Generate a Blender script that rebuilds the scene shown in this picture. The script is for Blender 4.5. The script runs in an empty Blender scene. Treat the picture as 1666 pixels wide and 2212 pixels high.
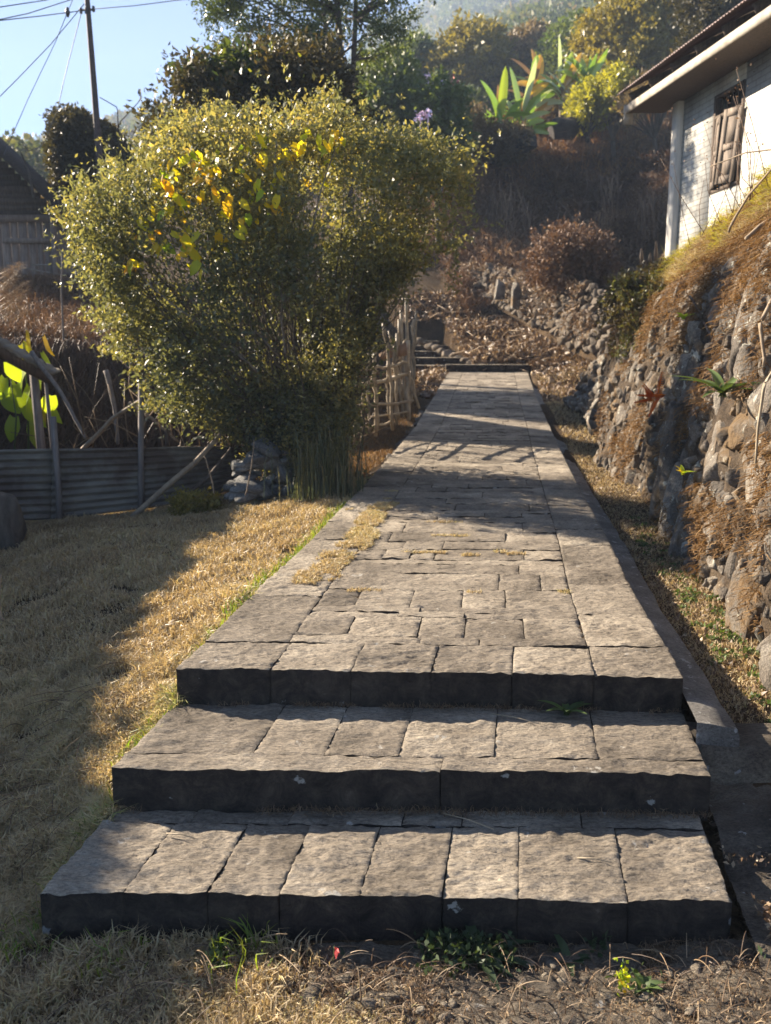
import bpy, math, random
import numpy as np
from mathutils import Vector, Matrix
R = math.radians
rng = np.random.default_rng(7)
random.seed(7)
SC = bpy.context.scene
COL = SC.collection

# ---------------------------------------------------------------- camera
CAMH = 1.70
FPX = 1900.0
TH = math.atan(336 / FPX)
CT, ST = math.cos(TH), math.sin(TH)
cam = bpy.data.cameras.new('camera')
cam.sensor_fit = 'HORIZONTAL'
cam.sensor_width = 36.0
cam.lens = FPX / 1666 * 36
cam.clip_start = 0.05
cam.clip_end = 5000
cam.dof.use_dof = True
cam.dof.focus_distance = 3.4
cam.dof.aperture_fstop = 5.6
camo = bpy.data.objects.new('camera', cam)
camo.location = (0, 0, CAMH)
camo.rotation_euler = (R(90) - TH, 0, 0)
COL.objects.link(camo)
SC.camera = camo

# ---------------------------------------------------------------- sky, sun, exposure
SUN_EL = R(26.0)
SUN_AZ = R(-60.0)            # from +Y, negative = towards -X (left)
w = bpy.data.worlds.new('World')
SC.world = w
w.use_nodes = True
nt = w.node_tree
sky = nt.nodes.new('ShaderNodeTexSky')
sky.sky_type = 'NISHITA'
sky.sun_disc = False
sky.sun_elevation = SUN_EL
sky.sun_rotation = SUN_AZ
sky.altitude = 1200
sky.air_density = 0.6
sky.dust_density = 0.0
sky.ozone_density = 3.0
nt.links.new(sky.outputs[0], nt.nodes['Background'].inputs[0])
nt.nodes['Background'].inputs[1].default_value = 0.05
sl = bpy.data.lights.new('sun', 'SUN')
sl.energy = 5.0
sl.angle = R(0.5)
sl.color = (1.0, 0.87, 0.70)
so = bpy.data.objects.new('sun', sl)
sd = Vector((math.sin(SUN_AZ) * math.cos(SUN_EL), math.cos(SUN_AZ) * math.cos(SUN_EL), math.sin(SUN_EL)))
so.rotation_euler = sd.to_track_quat('Z', 'Y').to_euler()
so.location = (-30, 20, 30)
COL.objects.link(so)
SC.view_settings.view_transform = 'Standard'
SC.view_settings.look = 'None'
SC.view_settings.exposure = 2.4
SC.view_settings.gamma = 1.0

# ---------------------------------------------------------------- helpers
def ray(px, py):
    v = (1106 - py) / FPX
    return np.array([(px - 833) / FPX, CT + v * ST, -ST + v * CT])

def at(px, py, Y):
    """a point seen near pixel (px,py) of the 1666x2212 photograph at real depth Y"""
    d = ray(px, py)
    return np.array([0, 0, CAMH]) + d * (Y / d[1])

def onz(px, py, z):
    d = ray(px, py)
    return np.array([0, 0, CAMH]) + d * ((z - CAMH) / d[2])

def hgt(py, Y):
    return at(833, py, Y)[2]

_T = np.random.default_rng(11).random((64, 64, 64)).astype(np.float32)
def vnoise(p):
    p = np.asarray(p, dtype=np.float64)
    i = np.floor(p).astype(np.int64)
    f = p - i
    f = f * f * (3 - 2 * f)
    i0 = i & 63
    i1 = (i + 1) & 63
    x0, y0, z0 = i0[..., 0], i0[..., 1], i0[..., 2]
    x1, y1, z1 = i1[..., 0], i1[..., 1], i1[..., 2]
    fx, fy, fz = f[..., 0], f[..., 1], f[..., 2]
    a = _T[x0, y0, z0] * (1 - fx) + _T[x1, y0, z0] * fx
    b = _T[x0, y1, z0] * (1 - fx) + _T[x1, y1, z0] * fx
    c = _T[x0, y0, z1] * (1 - fx) + _T[x1, y0, z1] * fx
    d = _T[x0, y1, z1] * (1 - fx) + _T[x1, y1, z1] * fx
    return ((a * (1 - fy) + b * fy) * (1 - fz) + (c * (1 - fy) + d * fy) * fz) * 2 - 1

def fbm(p, o=4):
    p = np.asarray(p, dtype=np.float64)
    s = 0
    a = 1.0
    for k in range(o):
        s = s + a * vnoise(p * (2.03 ** k) + 13.7 * k)
        a *= 0.5
    return s / 1.9

def tag(o, label=None, cat=None, group=None, kind=None):
    if label: o['label'] = label
    if cat: o['category'] = cat
    if group: o['group'] = group
    if kind: o['kind'] = kind
    return o

def empty(name, loc, rz=0):
    o = bpy.data.objects.new(name, None)
    o.empty_display_size = 0.1
    COL.objects.link(o)
    o.location = tuple(float(c) for c in loc)
    o.rotation_euler = (0, 0, rz)
    return o

def link(name, me, mat, parent=None):
    o = bpy.data.objects.new(name, me)
    COL.objects.link(o)
    if mat is not None:
        me.materials.append(mat)
    if parent is not None:
        o.parent = parent
        bpy.context.view_layer.update()
        o.matrix_parent_inverse = world_of(parent).inverted()
    return o

def world_of(p):
    m = Matrix.LocRotScale(p.location, p.rotation_euler.to_quaternion(), p.scale)
    if p.parent:
        m = world_of(p.parent) @ p.matrix_parent_inverse @ m
    return m

def mesh(name, V, Q=None, T=None, rnd=None, smooth=False):
    V = np.asarray(V, dtype=np.float32).reshape(-1, 3)
    me = bpy.data.meshes.new(name)
    Q = np.zeros((0, 4), np.int32) if Q is None else np.asarray(Q, np.int32).reshape(-1, 4)
    T = np.zeros((0, 3), np.int32) if T is None else np.asarray(T, np.int32).reshape(-1, 3)
    me.vertices.add(len(V))
    me.vertices.foreach_set('co', V.ravel())
    loops = np.concatenate([Q.ravel(), T.ravel()])
    me.loops.add(len(loops))
    me.loops.foreach_set('vertex_index', loops)
    nf = len(Q) + len(T)
    st = np.concatenate([np.arange(len(Q)) * 4, len(Q) * 4 + np.arange(len(T)) * 3]).astype(np.int32)
    me.polygons.add(nf)
    me.polygons.foreach_set('loop_start', st)
    if smooth:
        me.polygons.foreach_set('use_smooth', np.ones(nf, bool))
    me.update(calc_edges=True)
    if rnd is not None:
        at_ = me.attributes.new('rnd', 'FLOAT', 'POINT')
        at_.data.foreach_set('value', np.asarray(rnd, np.float32))
    return me

class Acc:
    """collects pieces of ONE mesh"""
    def __init__(s):
        s.V, s.Q, s.T, s.r, s.n = [], [], [], [], 0
    def add(s, V, Q=None, T=None, rnd=0.5):
        V = np.asarray(V, float).reshape(-1, 3)
        if Q is not None and len(Q): s.Q.append(np.asarray(Q, int).reshape(-1, 4) + s.n)
        if T is not None and len(T): s.T.append(np.asarray(T, int).reshape(-1, 3) + s.n)
        s.V.append(V)
        s.r.append(np.broadcast_to(np.asarray(rnd, float), (len(V),)))
        s.n += len(V)
        return s
    def box(s, c, size, rz=0, M=None, rnd=0.5):
        V = np.array([[x, y, z] for x in (-.5, .5) for y in (-.5, .5) for z in (-.5, .5)]) * np.array(size)
        if M is not None: V = V @ np.asarray(M).T
        if rz:
            c_, s_ = math.cos(rz), math.sin(rz)
            V = V @ np.array([[c_, s_, 0], [-s_, c_, 0], [0, 0, 1]])
        Q = [[0, 1, 3, 2], [4, 6, 7, 5], [0, 4, 5, 1], [2, 3, 7, 6], [0, 2, 6, 4], [1, 5, 7, 3]]
        return s.add(V + np.array(c), Q, rnd=rnd)
    def beam(s, a, b, w_, t_, up=(0, 0, 1), rnd=0.5):
        a = np.array(a, float); b = np.array(b, float)
        d = b - a; L = np.linalg.norm(d); d /= L
        u = np.array(up, float); sx = np.cross(d, u); sx /= np.linalg.norm(sx); sz = np.cross(sx, d)
        M = np.stack([d, sx, sz], axis=1)
        return s.box((a + b) / 2, (L, w_, t_), M=M, rnd=rnd)
    def tube(s, pts, rad, n=6, rnd=0.5, cap=True):
        P = np.array(pts, float)
        rad = np.broadcast_to(np.asarray(rad, float), (len(P),))
        t = np.gradient(P, axis=0)
        t /= np.linalg.norm(t, axis=1)[:, None] + 1e-9
        ref = np.where(np.abs(t[:, 2:3]) > 0.9, np.array([[1., 0, 0]]), np.array([[0., 0, 1]]))
        a = np.cross(t, ref); a /= np.linalg.norm(a, axis=1)[:, None] + 1e-9
        b = np.cross(t, a)
        th = np.arange(n) / n * 2 * math.pi
        ring = (a[:, None, :] * np.cos(th)[None, :, None] + b[:, None, :] * np.sin(th)[None, :, None]) * rad[:, None, None]
        V = (P[:, None, :] + ring).reshape(-1, 3)
        m = len(P)
        i = np.arange(m - 1)[:, None] * n
        j = np.arange(n)[None, :]
        k = (j + 1) % n
        Q = np.stack([i + j, i + k, i + n + k, i + n + j], -1).reshape(-1, 4)
        T = None
        if cap:
            V = np.concatenate([V, P[:1], P[-1:]])
            c0, c1 = m * n, m * n + 1
            jj = np.arange(n); kk = (jj + 1) % n
            T = np.concatenate([np.stack([np.full(n, c0), kk, jj], -1), np.stack([np.full(n, c1), (m - 1) * n + jj, (m - 1) * n + kk], -1)])
        return s.add(V, Q, T, rnd=rnd)
    def grid(s, V, nu, nv, rnd=0.5):
        i = np.arange(nu - 1)[:, None] * nv
        j = np.arange(nv - 1)[None, :]
        Q = np.stack([i + j, i + nv + j, i + nv + j + 1, i + j + 1], -1).reshape(-1, 4)
        return s.add(V, Q, rnd=rnd)
    def build(s, name, mat, parent=None, smooth=False):
        V = np.concatenate(s.V)
        Q = np.concatenate(s.Q) if s.Q else None
        T = np.concatenate(s.T) if s.T else None
        return link(name, mesh(name, V, Q, T, np.concatenate(s.r), smooth), mat, parent)

# ---------------------------------------------------------------- materials
def newmat(name):
    m = bpy.data.materials.new(name)
    m.use_nodes = True
    n = m.node_tree
    return m, n, n.nodes['Principled BSDF']

def ramp(n, stops):
    r = n.nodes.new('ShaderNodeValToRGB')
    el = r.color_ramp.elements
    while len(el) < len(stops): el.new(0.5)
    for e, (p, c) in zip(el, stops):
        e.position = p
        e.color = (*c, 1)
    return r

def noise(n, scale, detail=6, vec=None, rough=0.6, dist=0.0):
    t = n.nodes.new('ShaderNodeTexNoise')
    t.inputs['Scale'].default_value = scale
    t.inputs['Detail'].default_value = detail
    t.inputs['Roughness'].default_value = rough
    t.inputs['Distortion'].default_value = dist
    if vec is not None: n.links.new(vec, t.inputs['Vector'])
    return t

def coords(n, scale=(1, 1, 1)):
    tc = n.nodes.new('ShaderNodeTexCoord')
    mp = n.nodes.new('ShaderNodeMapping')
    mp.inputs['Scale'].default_value = scale
    n.links.new(tc.outputs['Object'], mp.inputs['Vector'])
    return mp.outputs[0]

def mixc(n, fac, a, b, mode='MIX'):
    m = n.nodes.new('ShaderNodeMix')
    m.data_type = 'RGBA'
    m.blend_type = mode
    for sock, val in ((m.inputs['Factor'], fac), (m.inputs[6], a), (m.inputs[7], b)):
        if isinstance(val, bpy.types.NodeSocket): n.links.new(val, sock)
        elif isinstance(val, (int, float)): sock.default_value = val
        else: sock.default_value = (*val, 1)
    return m.outputs[2]

def bump(n, bsdf, h, strength, dist, prev=None):
    b = n.nodes.new('ShaderNodeBump')
    b.inputs['Strength'].default_value = strength
    b.inputs['Distance'].default_value = dist
    n.links.new(h, b.inputs['Height'])
    if prev is not None: n.links.new(prev, b.inputs['Normal'])
    n.links.new(b.outputs[0], bsdf.inputs['Normal'])
    return b.outputs[0]

def attr(n, name='rnd'):
    a = n.nodes.new('ShaderNodeAttribute')
    a.attribute_name = name
    return a.outputs['Fac']

def stone_mat(name, c0, c1, c2, spots=(0.45, 0.44, 0.41), sp=0.62, scale=1.0, bs=0.9, moss=None):
    m, n, b = newmat(name)
    v = coords(n)
    n1 = noise(n, 3.0 * scale, 8, v)
    r1 = ramp(n, [(0.30, c0), (0.5, c1), (0.72, c2)])
    n.links.new(n1.outputs[0], r1.inputs[0])
    n2 = noise(n, 42 * scale, 8, coords(n, (1.0, 2.2, 1.6)), 0.8)
    r2 = ramp(n, [(0.34, (0.42, 0.40, 0.38)), (0.5, (1, 1, 1)), (0.66, (1.6, 1.55, 1.48))])
    n.links.new(n2.outputs[0], r2.inputs[0])
    c = mixc(n, 1.0, r1.outputs[0], r2.outputs[0], 'MULTIPLY')
    at_ = attr(n)
    rr = ramp(n, [(0, (0.72, 0.70, 0.68)), (1, (1.22, 1.2, 1.16))])
    n.links.new(at_, rr.inputs[0])
    c = mixc(n, 1.0, c, rr.outputs[0], 'MULTIPLY')
    n3 = noise(n, 9 * scale, 5, v, 0.65, 0.4)
    r3 = ramp(n, [(sp, (0, 0, 0)), (sp + 0.035, (1, 1, 1))])
    n.links.new(n3.outputs[0], r3.inputs[0])
    c = mixc(n, r3.outputs[0], c, spots)
    if moss is not None:
        n5 = noise(n, 2.2 * scale, 6, v, 0.7)
        r5 = ramp(n, [(0.52, (0, 0, 0)), (0.62, (1, 1, 1))])
        n.links.new(n5.outputs[0], r5.inputs[0])
        c = mixc(n, r5.outputs[0], c, moss)
    n.links.new(c, b.inputs['Base Color'])
    b.inputs['Roughness'].default_value = 0.9
    b.inputs['Specular IOR Level'].default_value = 0.25
    vs = coords(n, (1.0, 1.9, 1.6))
    n4 = noise(n, 38 * scale, 8, vs, 0.72)
    n6 = noise(n, 9 * scale, 6, vs, 0.6)
    p = bump(n, b, n6.outputs[0], bs, 0.035)
    bump(n, b, n4.outputs[0], bs, 0.018, p)
    return m

def leaf_mat(name, stops, rough=0.4, trans=0.4, tcol=None, spec=0.5):
    m, n, b = newmat(name)
    r = ramp(n, stops)
    n.links.new(attr(n), r.inputs[0])
    n.links.new(r.outputs[0], b.inputs['Base Color'])
    b.inputs['Roughness'].default_value = rough
    b.inputs['Specular IOR Level'].default_value = spec
    t = n.nodes.new('ShaderNodeBsdfTranslucent')
    g = mixc(n, 1.0, r.outputs[0], tcol or (1.5, 1.5, 0.7), 'MULTIPLY')
    n.links.new(g, t.inputs[0])
    mx = n.nodes.new('ShaderNodeMixShader')
    mx.inputs[0].default_value = trans
    n.links.new(b.outputs[0], mx.inputs[1])
    n.links.new(t.outputs[0], mx.inputs[2])
    n.links.new(mx.outputs[0], n.nodes['Material Output'].inputs[0])
    return m

def simple_mat(name, c0, c1, scale=8, rough=0.8, metal=0.0, stretch=(1, 1, 1), bs=0.3, spec=0.4):
    m, n, b = newmat(name)
    v = coords(n, stretch)
    t = noise(n, scale, 7, v, 0.65)
    r = ramp(n, [(0.32, c0), (0.68, c1)])
    n.links.new(t.outputs[0], r.inputs[0])
    rr = ramp(n, [(0, (0.75, 0.75, 0.75)), (1, (1.25, 1.25, 1.25))])
    n.links.new(attr(n), rr.inputs[0])
    n.links.new(mixc(n, 1.0, r.outputs[0], rr.outputs[0], 'MULTIPLY'), b.inputs['Base Color'])
    b.inputs['Roughness'].default_value = rough
    b.inputs['Metallic'].default_value = metal
    b.inputs['Specular IOR Level'].default_value = spec
    t2 = noise(n, scale * 5, 6, v, 0.7)
    bump(n, b, t2.outputs[0], bs, 0.01)
    return m

M = {}
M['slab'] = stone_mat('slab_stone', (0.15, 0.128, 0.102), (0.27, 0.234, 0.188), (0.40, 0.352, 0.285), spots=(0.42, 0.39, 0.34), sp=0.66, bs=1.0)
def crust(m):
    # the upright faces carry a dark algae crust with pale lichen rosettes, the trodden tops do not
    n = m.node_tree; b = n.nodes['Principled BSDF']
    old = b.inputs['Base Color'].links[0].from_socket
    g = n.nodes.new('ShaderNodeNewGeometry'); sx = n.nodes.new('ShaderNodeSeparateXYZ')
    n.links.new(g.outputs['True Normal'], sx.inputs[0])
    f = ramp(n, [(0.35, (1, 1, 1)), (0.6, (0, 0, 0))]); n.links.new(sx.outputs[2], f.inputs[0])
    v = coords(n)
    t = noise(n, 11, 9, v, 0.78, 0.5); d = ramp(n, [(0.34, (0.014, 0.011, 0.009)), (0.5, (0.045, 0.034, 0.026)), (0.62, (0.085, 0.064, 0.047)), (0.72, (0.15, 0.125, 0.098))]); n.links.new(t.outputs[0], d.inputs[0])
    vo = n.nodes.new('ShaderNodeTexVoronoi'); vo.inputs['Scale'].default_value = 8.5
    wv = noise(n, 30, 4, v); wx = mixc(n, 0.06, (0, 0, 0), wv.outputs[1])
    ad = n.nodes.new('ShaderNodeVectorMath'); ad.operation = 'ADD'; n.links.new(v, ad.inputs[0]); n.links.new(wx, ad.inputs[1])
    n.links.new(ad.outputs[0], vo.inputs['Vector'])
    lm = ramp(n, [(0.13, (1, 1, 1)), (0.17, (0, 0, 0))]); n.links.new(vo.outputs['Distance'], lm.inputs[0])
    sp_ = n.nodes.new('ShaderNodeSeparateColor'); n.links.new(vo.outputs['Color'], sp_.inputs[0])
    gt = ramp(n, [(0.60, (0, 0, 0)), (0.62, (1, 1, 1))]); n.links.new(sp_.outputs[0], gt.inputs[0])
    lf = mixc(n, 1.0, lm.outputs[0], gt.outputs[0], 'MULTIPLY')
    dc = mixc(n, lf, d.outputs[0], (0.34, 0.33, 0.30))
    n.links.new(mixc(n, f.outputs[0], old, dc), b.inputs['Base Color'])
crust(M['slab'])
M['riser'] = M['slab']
M['rock'] = stone_mat('field_stone', (0.07, 0.06, 0.052), (0.17, 0.15, 0.128), (0.30, 0.275, 0.235), sp=0.60, spots=(0.42, 0.41, 0.34), moss=(0.16, 0.105, 0.055))
M['rock2'] = stone_mat('rubble_stone', (0.06, 0.05, 0.04), (0.13, 0.108, 0.086), (0.23, 0.20, 0.165), sp=0.66, moss=(0.13, 0.09, 0.05))
M['rock3'] = stone_mat('river_stone', (0.12, 0.12, 0.12), (0.18, 0.18, 0.175), (0.26, 0.26, 0.25), sp=0.7)
M['kerb'] = stone_mat('old_concrete', (0.15, 0.14, 0.13), (0.22, 0.21, 0.195), (0.32, 0.31, 0.29), sp=0.6, scale=1.6)

def ground_mat():
    m, n, b = newmat('earth')
    v = coords(n)
    a = noise(n, 0.8, 8, v, 0.65)
    r = ramp(n, [(0.35, (0.055, 0.038, 0.024)), (0.55, (0.11, 0.075, 0.045)), (0.7, (0.17, 0.12, 0.07))])
    n.links.new(a.outputs[0], r.inputs[0])
    a2 = noise(n, 40, 6, v, 0.75)
    r2 = ramp(n, [(0.3, (0.4, 0.4, 0.4)), (0.7, (1.5, 1.45, 1.35))])
    n.links.new(a2.outputs[0], r2.inputs[0])
    c = mixc(n, 1.0, r.outputs[0], r2.outputs[0], 'MULTIPLY')
    n.links.new(c, b.inputs['Base Color'])
    b.inputs['Roughness'].default_value = 1.0
    b.inputs['Specular IOR Level'].default_value = 0.1
    p = bump(n, b, a2.outputs[0], 0.9, 0.03)
    a3 = noise(n, 5, 6, v, 0.7)
    bump(n, b, a3.outputs[0], 0.7, 0.12, p)
    return m
M['earth'] = ground_mat()
M['track'] = stone_mat('dirt_track', (0.065, 0.053, 0.042), (0.145, 0.122, 0.096), (0.24, 0.21, 0.165), sp=0.64, spots=(0.36, 0.345, 0.32), scale=1.5, bs=1.0)
M['hard'] = stone_mat('worn_rubble_track', (0.13, 0.11, 0.085), (0.24, 0.205, 0.16), (0.34, 0.30, 0.24), sp=0.63, spots=(0.4, 0.39, 0.36), scale=1.3, bs=1.0)
M['dry'] = leaf_mat('dry_grass', [(0, (0.24, 0.17, 0.095)), (0.35, (0.47, 0.365, 0.215)), (0.6, (0.56, 0.46, 0.27)), (0.82, (0.42, 0.39, 0.17)), (1, (0.25, 0.30, 0.09))], 0.5, 0.3, (1.3, 1.15, 0.7), 0.4)
M['green_blade'] = leaf_mat('green_grass', [(0, (0.18, 0.17, 0.04)), (0.6, (0.16, 0.22, 0.035)), (1, (0.10, 0.17, 0.03))], 0.5, 0.45, (1.6, 1.6, 0.5), 0.35)
M['moss'] = leaf_mat('dry_moss', [(0, (0.10, 0.055, 0.022)), (0.5, (0.22, 0.13, 0.055)), (0.85, (0.34, 0.22, 0.095)), (1, (0.16, 0.18, 0.05))], 0.7, 0.25, (1.3, 1.1, 0.7), 0.2)
M['brush'] = leaf_mat('dead_brush', [(0, (0.08, 0.046, 0.029)), (0.5, (0.167, 0.099, 0.058)), (0.85, (0.275, 0.174, 0.102)), (1, (0.493, 0.348, 0.217))], 0.6, 0.15, (1.3, 1.1, 0.7), 0.3)
M['litter'] = leaf_mat('leaf_litter', [(0, (0.069, 0.044, 0.029)), (0.6, (0.184, 0.115, 0.063)), (1, (0.437, 0.322, 0.196))], 0.5, 0.15, (1.3, 1.1, 0.7), 0.4)
M['bush'] = leaf_mat('bush_leaf', [(0, (0.065, 0.082, 0.052)), (0.4, (0.145, 0.158, 0.085)), (0.8, (0.28, 0.25, 0.095)), (1, (0.42, 0.31, 0.12))], 0.42, 0.46, (1.9, 1.65, 0.7), 0.5)
M['grassclump'] = leaf_mat('clump_blade', [(0, (0.06, 0.075, 0.04)), (0.6, (0.13, 0.14, 0.075)), (1, (0.26, 0.22, 0.12))], 0.4, 0.3, (1.3, 1.3, 0.7), 0.4)
M['vineleaf'] = leaf_mat('yellow_vine_leaf', [(0, (0.55, 0.20, 0.02)), (0.3, (0.72, 0.42, 0.02)), (0.65, (0.70, 0.60, 0.03)), (1, (0.34, 0.48, 0.03))], 0.4, 0.6, (1.5, 1.35, 0.6), 0.4)
M['treeleaf'] = leaf_mat('tree_leaf', [(0, (0.03, 0.048, 0.012)), (0.6, (0.072, 0.096, 0.024)), (1, (0.192, 0.192, 0.036))], 0.35, 0.35, (1.7, 1.6, 0.6), 0.6)
M['creeper'] = leaf_mat('creeper_leaf', [(0, (0.029, 0.029, 0.016)), (0.6, (0.065, 0.055, 0.026)), (0.9, (0.117, 0.085, 0.039)), (1, (0.364, 0.39, 0.052))], 0.5, 0.3, (1.5, 1.4, 0.6), 0.3)
M['hillg'] = leaf_mat('hill_foliage', [(0, (0.048, 0.077, 0.026)), (0.6, (0.109, 0.136, 0.04)), (1, (0.208, 0.208, 0.064))], 0.45, 0.35, (1.5, 1.5, 0.6), 0.4)
M['ivy'] = leaf_mat('ivy_leaf', [(0, (0.06, 0.045, 0.025)), (0.4, (0.11, 0.085, 0.04)), (0.7, (0.10, 0.12, 0.035)), (1, (0.30, 0.24, 0.14))], 0.45, 0.3, (1.5, 1.4, 0.6), 0.4)
M['hilly'] = leaf_mat('yellowing_foliage', [(0, (0.121, 0.108, 0.024)), (0.6, (0.23, 0.189, 0.038)), (1, (0.351, 0.284, 0.068))], 0.45, 0.35, (1.5, 1.4, 0.6), 0.4)
M['hillb'] = leaf_mat('browning_foliage', [(0, (0.096, 0.072, 0.04)), (0.6, (0.192, 0.136, 0.072)), (1, (0.288, 0.224, 0.112))], 0.5, 0.3, (1.4, 1.3, 0.6), 0.3)
M['lime'] = leaf_mat('lime_foliage', [(0, (0.165, 0.176, 0.022)), (0.6, (0.308, 0.297, 0.039)), (1, (0.462, 0.407, 0.055))], 0.4, 0.45, (1.5, 1.4, 0.6), 0.4)
M['banana'] = leaf_mat('banana_leaf', [(0, (0.55, 0.60, 0.48)), (0.12, (0.11, 0.20, 0.04)), (0.4, (0.19, 0.30, 0.05)), (0.75, (0.30, 0.37, 0.04)), (0.9, (0.6, 0.36, 0.04)), (1, (0.22, 0.12, 0.06))], 0.3, 0.3, (1.4, 1.4, 0.6), 0.9)  # pale first stop paints the white sheen of waxy leaves into the colour
M['bigleaf'] = leaf_mat('heart_leaf', [(0, (0.24, 0.34, 0.03)), (0.8, (0.42, 0.50, 0.04)), (1, (0.65, 0.40, 0.04))], 0.4, 0.6, (1.6, 1.5, 0.5), 0.4)
M['darkweed'] = leaf_mat('dark_weed_leaf', [(0, (0.025, 0.04, 0.018)), (1, (0.06, 0.085, 0.035))], 0.5, 0.2, (1.5, 1.5, 0.6), 0.3)
M['weed'] = leaf_mat('weed_leaf', [(0, (0.05, 0.08, 0.03)), (1, (0.12, 0.17, 0.05))], 0.5, 0.3, (1.5, 1.5, 0.6), 0.3)
M['fern_red'] = leaf_mat('red_fern', [(0, (0.55, 0.08, 0.02)), (1, (0.75, 0.28, 0.03))], 0.5, 0.5, (1.4, 1.1, 0.7), 0.3)
M['bark'] = simple_mat('bark', (0.035, 0.026, 0.020), (0.10, 0.08, 0.06), 12, 0.95, stretch=(1, 1, 0.2), bs=0.8)
M['bark2'] = simple_mat('stem_bark', (0.07, 0.055, 0.04), (0.15, 0.12, 0.09), 20, 0.85, bs=0.6)
M['palebark'] = simple_mat('pale_bark', (0.12, 0.095, 0.07), (0.26, 0.22, 0.17), 20, 0.85, bs=0.6)
M['stick'] = simple_mat('dry_stick', (0.16, 0.11, 0.07), (0.34, 0.26, 0.17), 14, 0.7, bs=0.5)
M['bamboo'] = simple_mat('bamboo', (0.20, 0.15, 0.09), (0.42, 0.34, 0.23), 9, 0.55, bs=0.4)
M['greywood'] = simple_mat('weathered_wood', (0.12, 0.10, 0.09), (0.24, 0.205, 0.18), 6, 0.9, stretch=(6, 6, 0.7), bs=0.6)
M['darkwood'] = simple_mat('dark_wood', (0.05, 0.035, 0.025), (0.12, 0.085, 0.06), 8, 0.85, stretch=(5, 5, 0.8), bs=0.6)
M['shutter'] = simple_mat('shutter_wood', (0.09, 0.068, 0.05), (0.22, 0.17, 0.13), 7, 0.8, stretch=(5, 5, 0.8), bs=0.5)
M['fascia'] = simple_mat('fascia_board', (0.22, 0.185, 0.14), (0.44, 0.39, 0.32), 5, 0.75, bs=0.4)
M['pole'] = simple_mat('rusty_pole', (0.035, 0.022, 0.018), (0.09, 0.055, 0.042), 10, 0.7, bs=0.3)
M['wire'] = simple_mat('wire', (0.05, 0.05, 0.055), (0.08, 0.08, 0.085), 10, 0.6)
M['ceramic'] = simple_mat('dark_insulator', (0.03, 0.02, 0.018), (0.06, 0.045, 0.04), 10, 0.4)
M['white'] = simple_mat('white_flower', (0.7, 0.5, 0.65), (0.85, 0.7, 0.85), 10, 0.6)
M['red'] = simple_mat('red_petal', (0.6, 0.05, 0.05), (0.7, 0.1, 0.08), 10, 0.6)
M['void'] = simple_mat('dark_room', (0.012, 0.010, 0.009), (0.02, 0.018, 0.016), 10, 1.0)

def tin_mat(name, c0, c1, rust):
    m, n, b = newmat(name)
    v = coords(n, (0.5, 0.5, 2.5))
    t = noise(n, 5, 7, v, 0.6)
    r = ramp(n, [(0.35, c0), (0.65, c1)])
    n.links.new(t.outputs[0], r.inputs[0])
    t2 = noise(n, 1.6, 6, coords(n), 0.65)
    r2 = ramp(n, [(0.42, (0, 0, 0)), (0.58, (1, 1, 1))])
    n.links.new(t2.outputs[0], r2.inputs[0])
    n.links.new(mixc(n, r2.outputs[0], r.outputs[0], rust), b.inputs['Base Color'])
    b.inputs['Metallic'].default_value = 0.0
    b.inputs['Roughness'].default_value = 0.6
    return m
M['tin'] = tin_mat('weathered_tin', (0.10, 0.085, 0.062), (0.20, 0.172, 0.13), (0.065, 0.042, 0.028))
M['tinroof'] = tin_mat('rusty_tin_roof', (0.13, 0.075, 0.065), (0.22, 0.14, 0.125), (0.10, 0.05, 0.04))

def wall_mat():
    m, n, b = newmat('painted_brick')
    tc = n.nodes.new('ShaderNodeTexCoord')
    mp = n.nodes.new('ShaderNodeMapping')
    mp.inputs['Rotation'].default_value = (R(90), 0, 0)
    n.links.new(tc.outputs['Object'], mp.inputs['Vector'])
    br = n.nodes.new('ShaderNodeTexBrick')
    br.inputs['Scale'].default_value = 1.0
    br.inputs['Brick Width'].default_value = 0.24
    br.inputs['Row Height'].default_value = 0.085
    br.inputs['Mortar Size'].default_value = 0.010
    br.inputs['Mortar Smooth'].default_value = 0.4
    br.inputs['Color1'].default_value = (1, 1, 1, 1)
    br.inputs['Color2'].default_value = (0.9, 0.9, 0.9, 1)
    br.inputs['Mortar'].default_value = (0.45, 0.43, 0.4, 1)
    n.links.new(mp.outputs[0], br.inputs['Vector'])
    t = noise(n, 1.5, 7, coords(n), 0.7)
    r = ramp(n, [(0.3, (0.30, 0.27, 0.23)), (0.5, (0.45, 0.435, 0.39)), (0.75, (0.55, 0.53, 0.48))])
    n.links.new(t.outputs[0], r.inputs[0])
    t3 = noise(n, 14, 6, coords(n), 0.7)
    r3 = ramp(n, [(0.60, (1, 1, 1)), (0.68, (0.55, 0.45, 0.36))])
    n.links.new(t3.outputs[0], r3.inputs[0])
    c = mixc(n, 0.55, r.outputs[0], br.outputs[0], 'MULTIPLY')
    c = mixc(n, 0.7, c, r3.outputs[0], 'MULTIPLY')
    n.links.new(c, b.inputs['Base Color'])
    b.inputs['Roughness'].default_value = 0.85
    iv = n.nodes.new('ShaderNodeRGBToBW')
    n.links.new(br.outputs[0], iv.inputs[0])
    p = bump(n, b, iv.outputs[0], 0.9, 0.012)
    bump(n, b, t3.outputs[0], 0.5, 0.01, p)
    return m
M['wall'] = wall_mat()
M['pillar'] = simple_mat('pillar_paint', (0.42, 0.39, 0.34), (0.62, 0.59, 0.53), 3, 0.8, stretch=(4, 4, .6), bs=0.3)

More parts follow.
